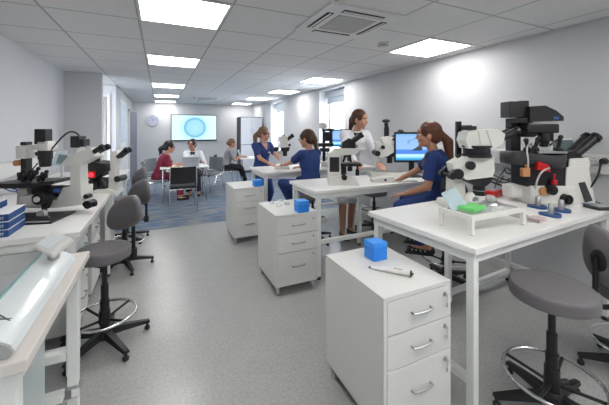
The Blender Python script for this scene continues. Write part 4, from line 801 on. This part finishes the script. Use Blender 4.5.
    if coat or hipz > .8:
        n = 20; rg = []; low = hipz-(.42 if coat and hipz>.8 else .16)*sc
        for z_,a,b in ((hipz+.03,.180,.135),(hipz-.10,.195,.155),(low,.21 if coat else .19,.18 if coat else .15)):
            rg.append([Z*z_+rt*(a*sc*math.cos(k*2*math.pi/n))+fd*(b*sc*math.sin(k*2*math.pi/n)) for k in range(n)])
        m.rings(rg)
    elif coat:
        for k in 'LR': m.cap(J['H'+k],J['H'+k]*.3+J['K'+k]*.7,.115*sc,.095*sc)
    gm = organic(m,'lab_coat' if coat else 'scrub_top' if top in ('navy','maroon') else 'shirt',coat or top,t,vox)
    # V neck panel of skin or shirt
    m = MB(); c0 = sh+up*.022*sc; vd = (fw*1.0-up*.0)
    a = hip+up*((sh-hip).length*.86)+fw*.146*sc; pts = [c0+rt*.062*sc+fw*.066*sc,c0-rt*.062*sc+fw*.066*sc,a-up*(.10 if coat else .03)*sc]
    q = [p+fw*.012*sc for p in pts]; m.rings([[p-fw*.035*sc for p in pts],q]); m.build('neckline_insert',shirt or skin,t)
    if coat:
        for s in (-1,1):
            m = MB(); p1 = c0+rt*s*.072*sc+fw*.072*sc; p2 = a-up*.12*sc+rt*s*.006*sc; p3 = p1*.45+p2*.55+rt*s*.05*sc
            m.rings([[p1-fw*.01*sc,p3-fw*.02*sc,p2-fw*.01*sc],[p1+fw*.010*sc,p3+fw*.004*sc,p2+fw*.018*sc]]); m.build('lapel',coat,gm)
        m = MB(); pc = hip+up*((sh-hip).length*.62)+rt*-.085*sc+fw*.128*sc; m.box(pc,(.09*sc,.008,.05*sc),.002,rot=Matrix.Rotation(face,3,'Z')); m.build('breast_pocket',coat,gm)
    else:
        m = MB(); pc = hip+up*((sh-hip).length*.70)+rt*-.07*sc+fw*.136*sc; m.box(pc,(.055*sc,.006,.022*sc),.002,rot=Matrix.Rotation(face,3,'Z')@E('X',-8)); m.build('name_badge','paper',gm)
    m = MB()
    n = 20; pr_ = [(hipz+.05,.165,.125),(hipz-.09,.175,.135)]
    m.rings([[Z*z_+rt*((a_+.006)*sc*math.cos(k*2*math.pi/n))+fd*((b_+.006)*sc*math.sin(k*2*math.pi/n)) for k in range(n)] for z_,a_,b_ in pr_])
    for k in 'LR':
        if skirt: m.cap(J['H'+k],J['K'+k],.105*sc,.10*sc)
        else:
            m.cap(J['H'+k],J['K'+k],.098*sc,.072*sc); m.cap(J['K'+k],J['K'+k]*.5+J['A'+k]*.5,.072*sc,.070*sc); m.cyl(J['K'+k]*.5+J['A'+k]*.5,J['K'+k]*.10+J['A'+k]*.90,.070*sc,.074*sc,18)
    organic(m,'skirt' if skirt else 'trousers',bottoms,t,vox)
    for k,s in (('L',-1),('R',1)):
        a = J['A'+k]; td = (fd+rt*s*.12).normalized(); m = MB(); m.cap(a-Z*.043*sc-td*.035*sc,a-Z*.05*sc+td*.155*sc,.037*sc,.031*sc); sd = td.cross(Z)
        for q in (-.03,.17): pass
        m2 = organic(m,'shoe',shoe,t,.008,2)
        m = MB(); m.prism([(0,0)]*0 or [(-.055,-.032),(.19,-.036),(.20,.036),(-.055,.032)],0,.014,'xy')
        so = m.build('sole','black',m2); Rm = Matrix((td,-sd,Z)).transposed(); so.matrix_basis = Matrix.Translation(a-Z*.088*sc) @ Rm.to_4x4() @ Matrix.Scale(sc,4)
        if shoe == 'shoe' and bareleg is False and name == 'striped':
            for q in (.02,.06,.10,.135): m = MB(); m.tube([a-Z*.05*sc+td*q*sc+sd*.040*sc,a-Z*.012*sc+td*q*sc-Z*q*.12,a-Z*.05*sc+td*q*sc-sd*.040*sc],.005*sc,n=6,smooth=2); m.build('shoe_strap','shoestripe',m2,'all')
    return t
Rd = math.radians
# seated near, navy, by the monitor
person('striped','seated woman in navy scrubs with long auburn ponytail facing the monitor',2.64,2.25,Rd(38),.815,.11,sc=1.04,side=-.02,hf=Rd(46),hp=Rd(2),hands=dict(L=(2.28,2.46,.88),R=(2.58,2.87,.955)),feet=dict(L=(2.38,2.26,.33),R=(2.54,2.45,.33)),hair='hairau',ponyv=(0,-.28,-1),ponyl=.24,vox=.006,knees_out=.35)
stool(2.60,2.24,Rd(-25),.71,'black backed grey stool under the seated woman nearest the camera',back=(.12,.13,.98),bm='black',base_a=.4,ring_r=.22,ringz=.26)
# lab coat, standing at mid bench
person('p','smiling standing woman in a white lab coat behind the middle workbench',2.50,3.90,Rd(170),1.01,.12,sc=1.06,side=-.08,hf=Rd(-153),hp=Rd(10),hands=dict(L=(2.62,3.20,.965),R=(2.26,3.22,1.0)),feet=dict(L=(2.52,3.84,0),R=(2.33,3.74,0)),coat='coat',top='shirt',shirt='shirt',bottoms='coat',skirt=True,bareleg=True,hair='hairbr',style='low',vox=.007,knees_out=.0)
# seated from behind, navy
person('p','seated woman in navy scrubs with brown hair, her back to the camera',1.92,3.90,Rd(22),.755,.04,sc=.99,hf=Rd(38),hp=Rd(10),hands=dict(L=(1.70,4.40,1.0),R=(1.98,4.44,.96)),feet=dict(L=(1.80,4.18,.32),R=(2.0,4.18,.32)),hair='hairbr',style='low',glasses=True,vox=.007,knees_out=.25)
stool(1.93,3.88,Rd(22),.67,'grey stool under the woman in navy with her back to the camera',base_a=.9)
stool(2.98,3.88,Rd(0),.62,'empty black based stool behind the middle workbench by the window wall',base_a=.2)
# standing navy
person('p','woman in navy scrubs standing behind the back workbench with fair brown ponytail',1.66,5.42,Rd(-163),.82,.03,sc=.96,hf=Rd(-126),hp=Rd(14),hands=dict(L=(1.92,5.02,.975),R=(1.66,4.98,.97)),feet=dict(L=(1.74,5.46,0),R=(1.60,5.34,0)),hair='hairbl',style='pony',ponyv=(0,-.25,-1),ponyl=.20,vox=.008,knees_out=.0)
# far group
person('p','seated woman in maroon scrubs and glasses at the meeting table',-.04,7.42,Rd(-82),.52,.16,sc=1.0,hf=Rd(-85),hp=Rd(12),hands=dict(L=(.50,7.55,.78),R=(.42,7.22,.78)),feet=dict(L=(.42,7.55,0),R=(.40,7.28,0)),top='maroon',bottoms='maroon',hair='hairdk',style='pony',ponyv=(0,-.35,-1),ponyl=.14,glasses=True,vox=.010,skin='skin')
person('p','seated woman in a white coat with dark hair tied back at the meeting table',.74,8.02,Rd(168),.52,.08,sc=1.0,hf=Rd(145),hp=Rd(4),hands=dict(L=(.92,7.55,.79),R=(.58,7.52,.79)),feet=dict(L=(.82,7.66,0),R=(.62,7.64,0)),top='coat',coat='coat',shirt='shirt',bottoms='darkskirt',hair='hairdk',style='bun',vox=.010,skin='skin2')
person('p','seated woman in a grey top with fair hair using the laptop',1.64,8.68,Rd(-98),.52,.12,sc=.98,hf=Rd(-95),hp=Rd(8),hands=dict(L=(2.10,8.82,.78),R=(2.06,8.58,.78)),feet=dict(L=(2.18,8.76,0),R=(2.16,8.55,0)),top='shirtg',bottoms='blkcloth',hair='hairbl',style='bun',vox=.010)
# ---------------------------------------------------------------- light and camera
w = bpy.data.worlds.new('sky'); S.world = w; w.use_nodes = True; nt = w.node_tree; bg = nt.nodes['Background']; tcw = nt.nodes.new('ShaderNodeTexCoord'); sp = nt.nodes.new('ShaderNodeSeparateXYZ'); rp = nt.nodes.new('ShaderNodeValToRGB')
nt.links.new(tcw.outputs['Generated'], sp.inputs[0]); nt.links.new(sp.outputs['Z'], rp.inputs[0]); rp.color_ramp.elements[0].color = (.85,.92,1,1); rp.color_ramp.elements[1].color = (.62,.80,1,1); nt.links.new(rp.outputs[0], bg.inputs['Color']); bg.inputs['Strength'].default_value = 10.
for k,(a,b,z0,z1) in enumerate(WN):
    ld = bpy.data.lights.new('window_daylight','AREA'); ld.shape = 'RECTANGLE'; ld.size = z1-z0; ld.size_y = b-a; ld.energy = 1; 
    ld.cycles.is_portal = True; lo = bpy.data.objects.new('window_portal',ld); C.objects.link(lo); lo.location = (XR+.35,(a+b)/2,(z0+z1)/2); lo.rotation_euler = (0,math.radians(90),0)
cd = bpy.data.cameras.new('camera'); co = bpy.data.objects.new('camera',cd); C.objects.link(co); co.location = (0,0,HC); co.rotation_euler = (math.radians(90),0,-A)
cd.sensor_width = 36; cd.lens = 36*F/609; cd.clip_start = .05; cd.shift_y = -(202.5-PY)/609; S.camera = co
vs = S.view_settings; vs.view_transform = 'Standard'; vs.look = 'None'; vs.exposure = .84; vs.gamma = 1; vs.use_curve_mapping = False
S.cycles.use_denoising = True; S.cycles.max_bounces = 8; S.cycles.diffuse_bounces = 5; S.cycles.transparent_max_bounces = 12; S.cycles.sample_clamp_indirect = 6
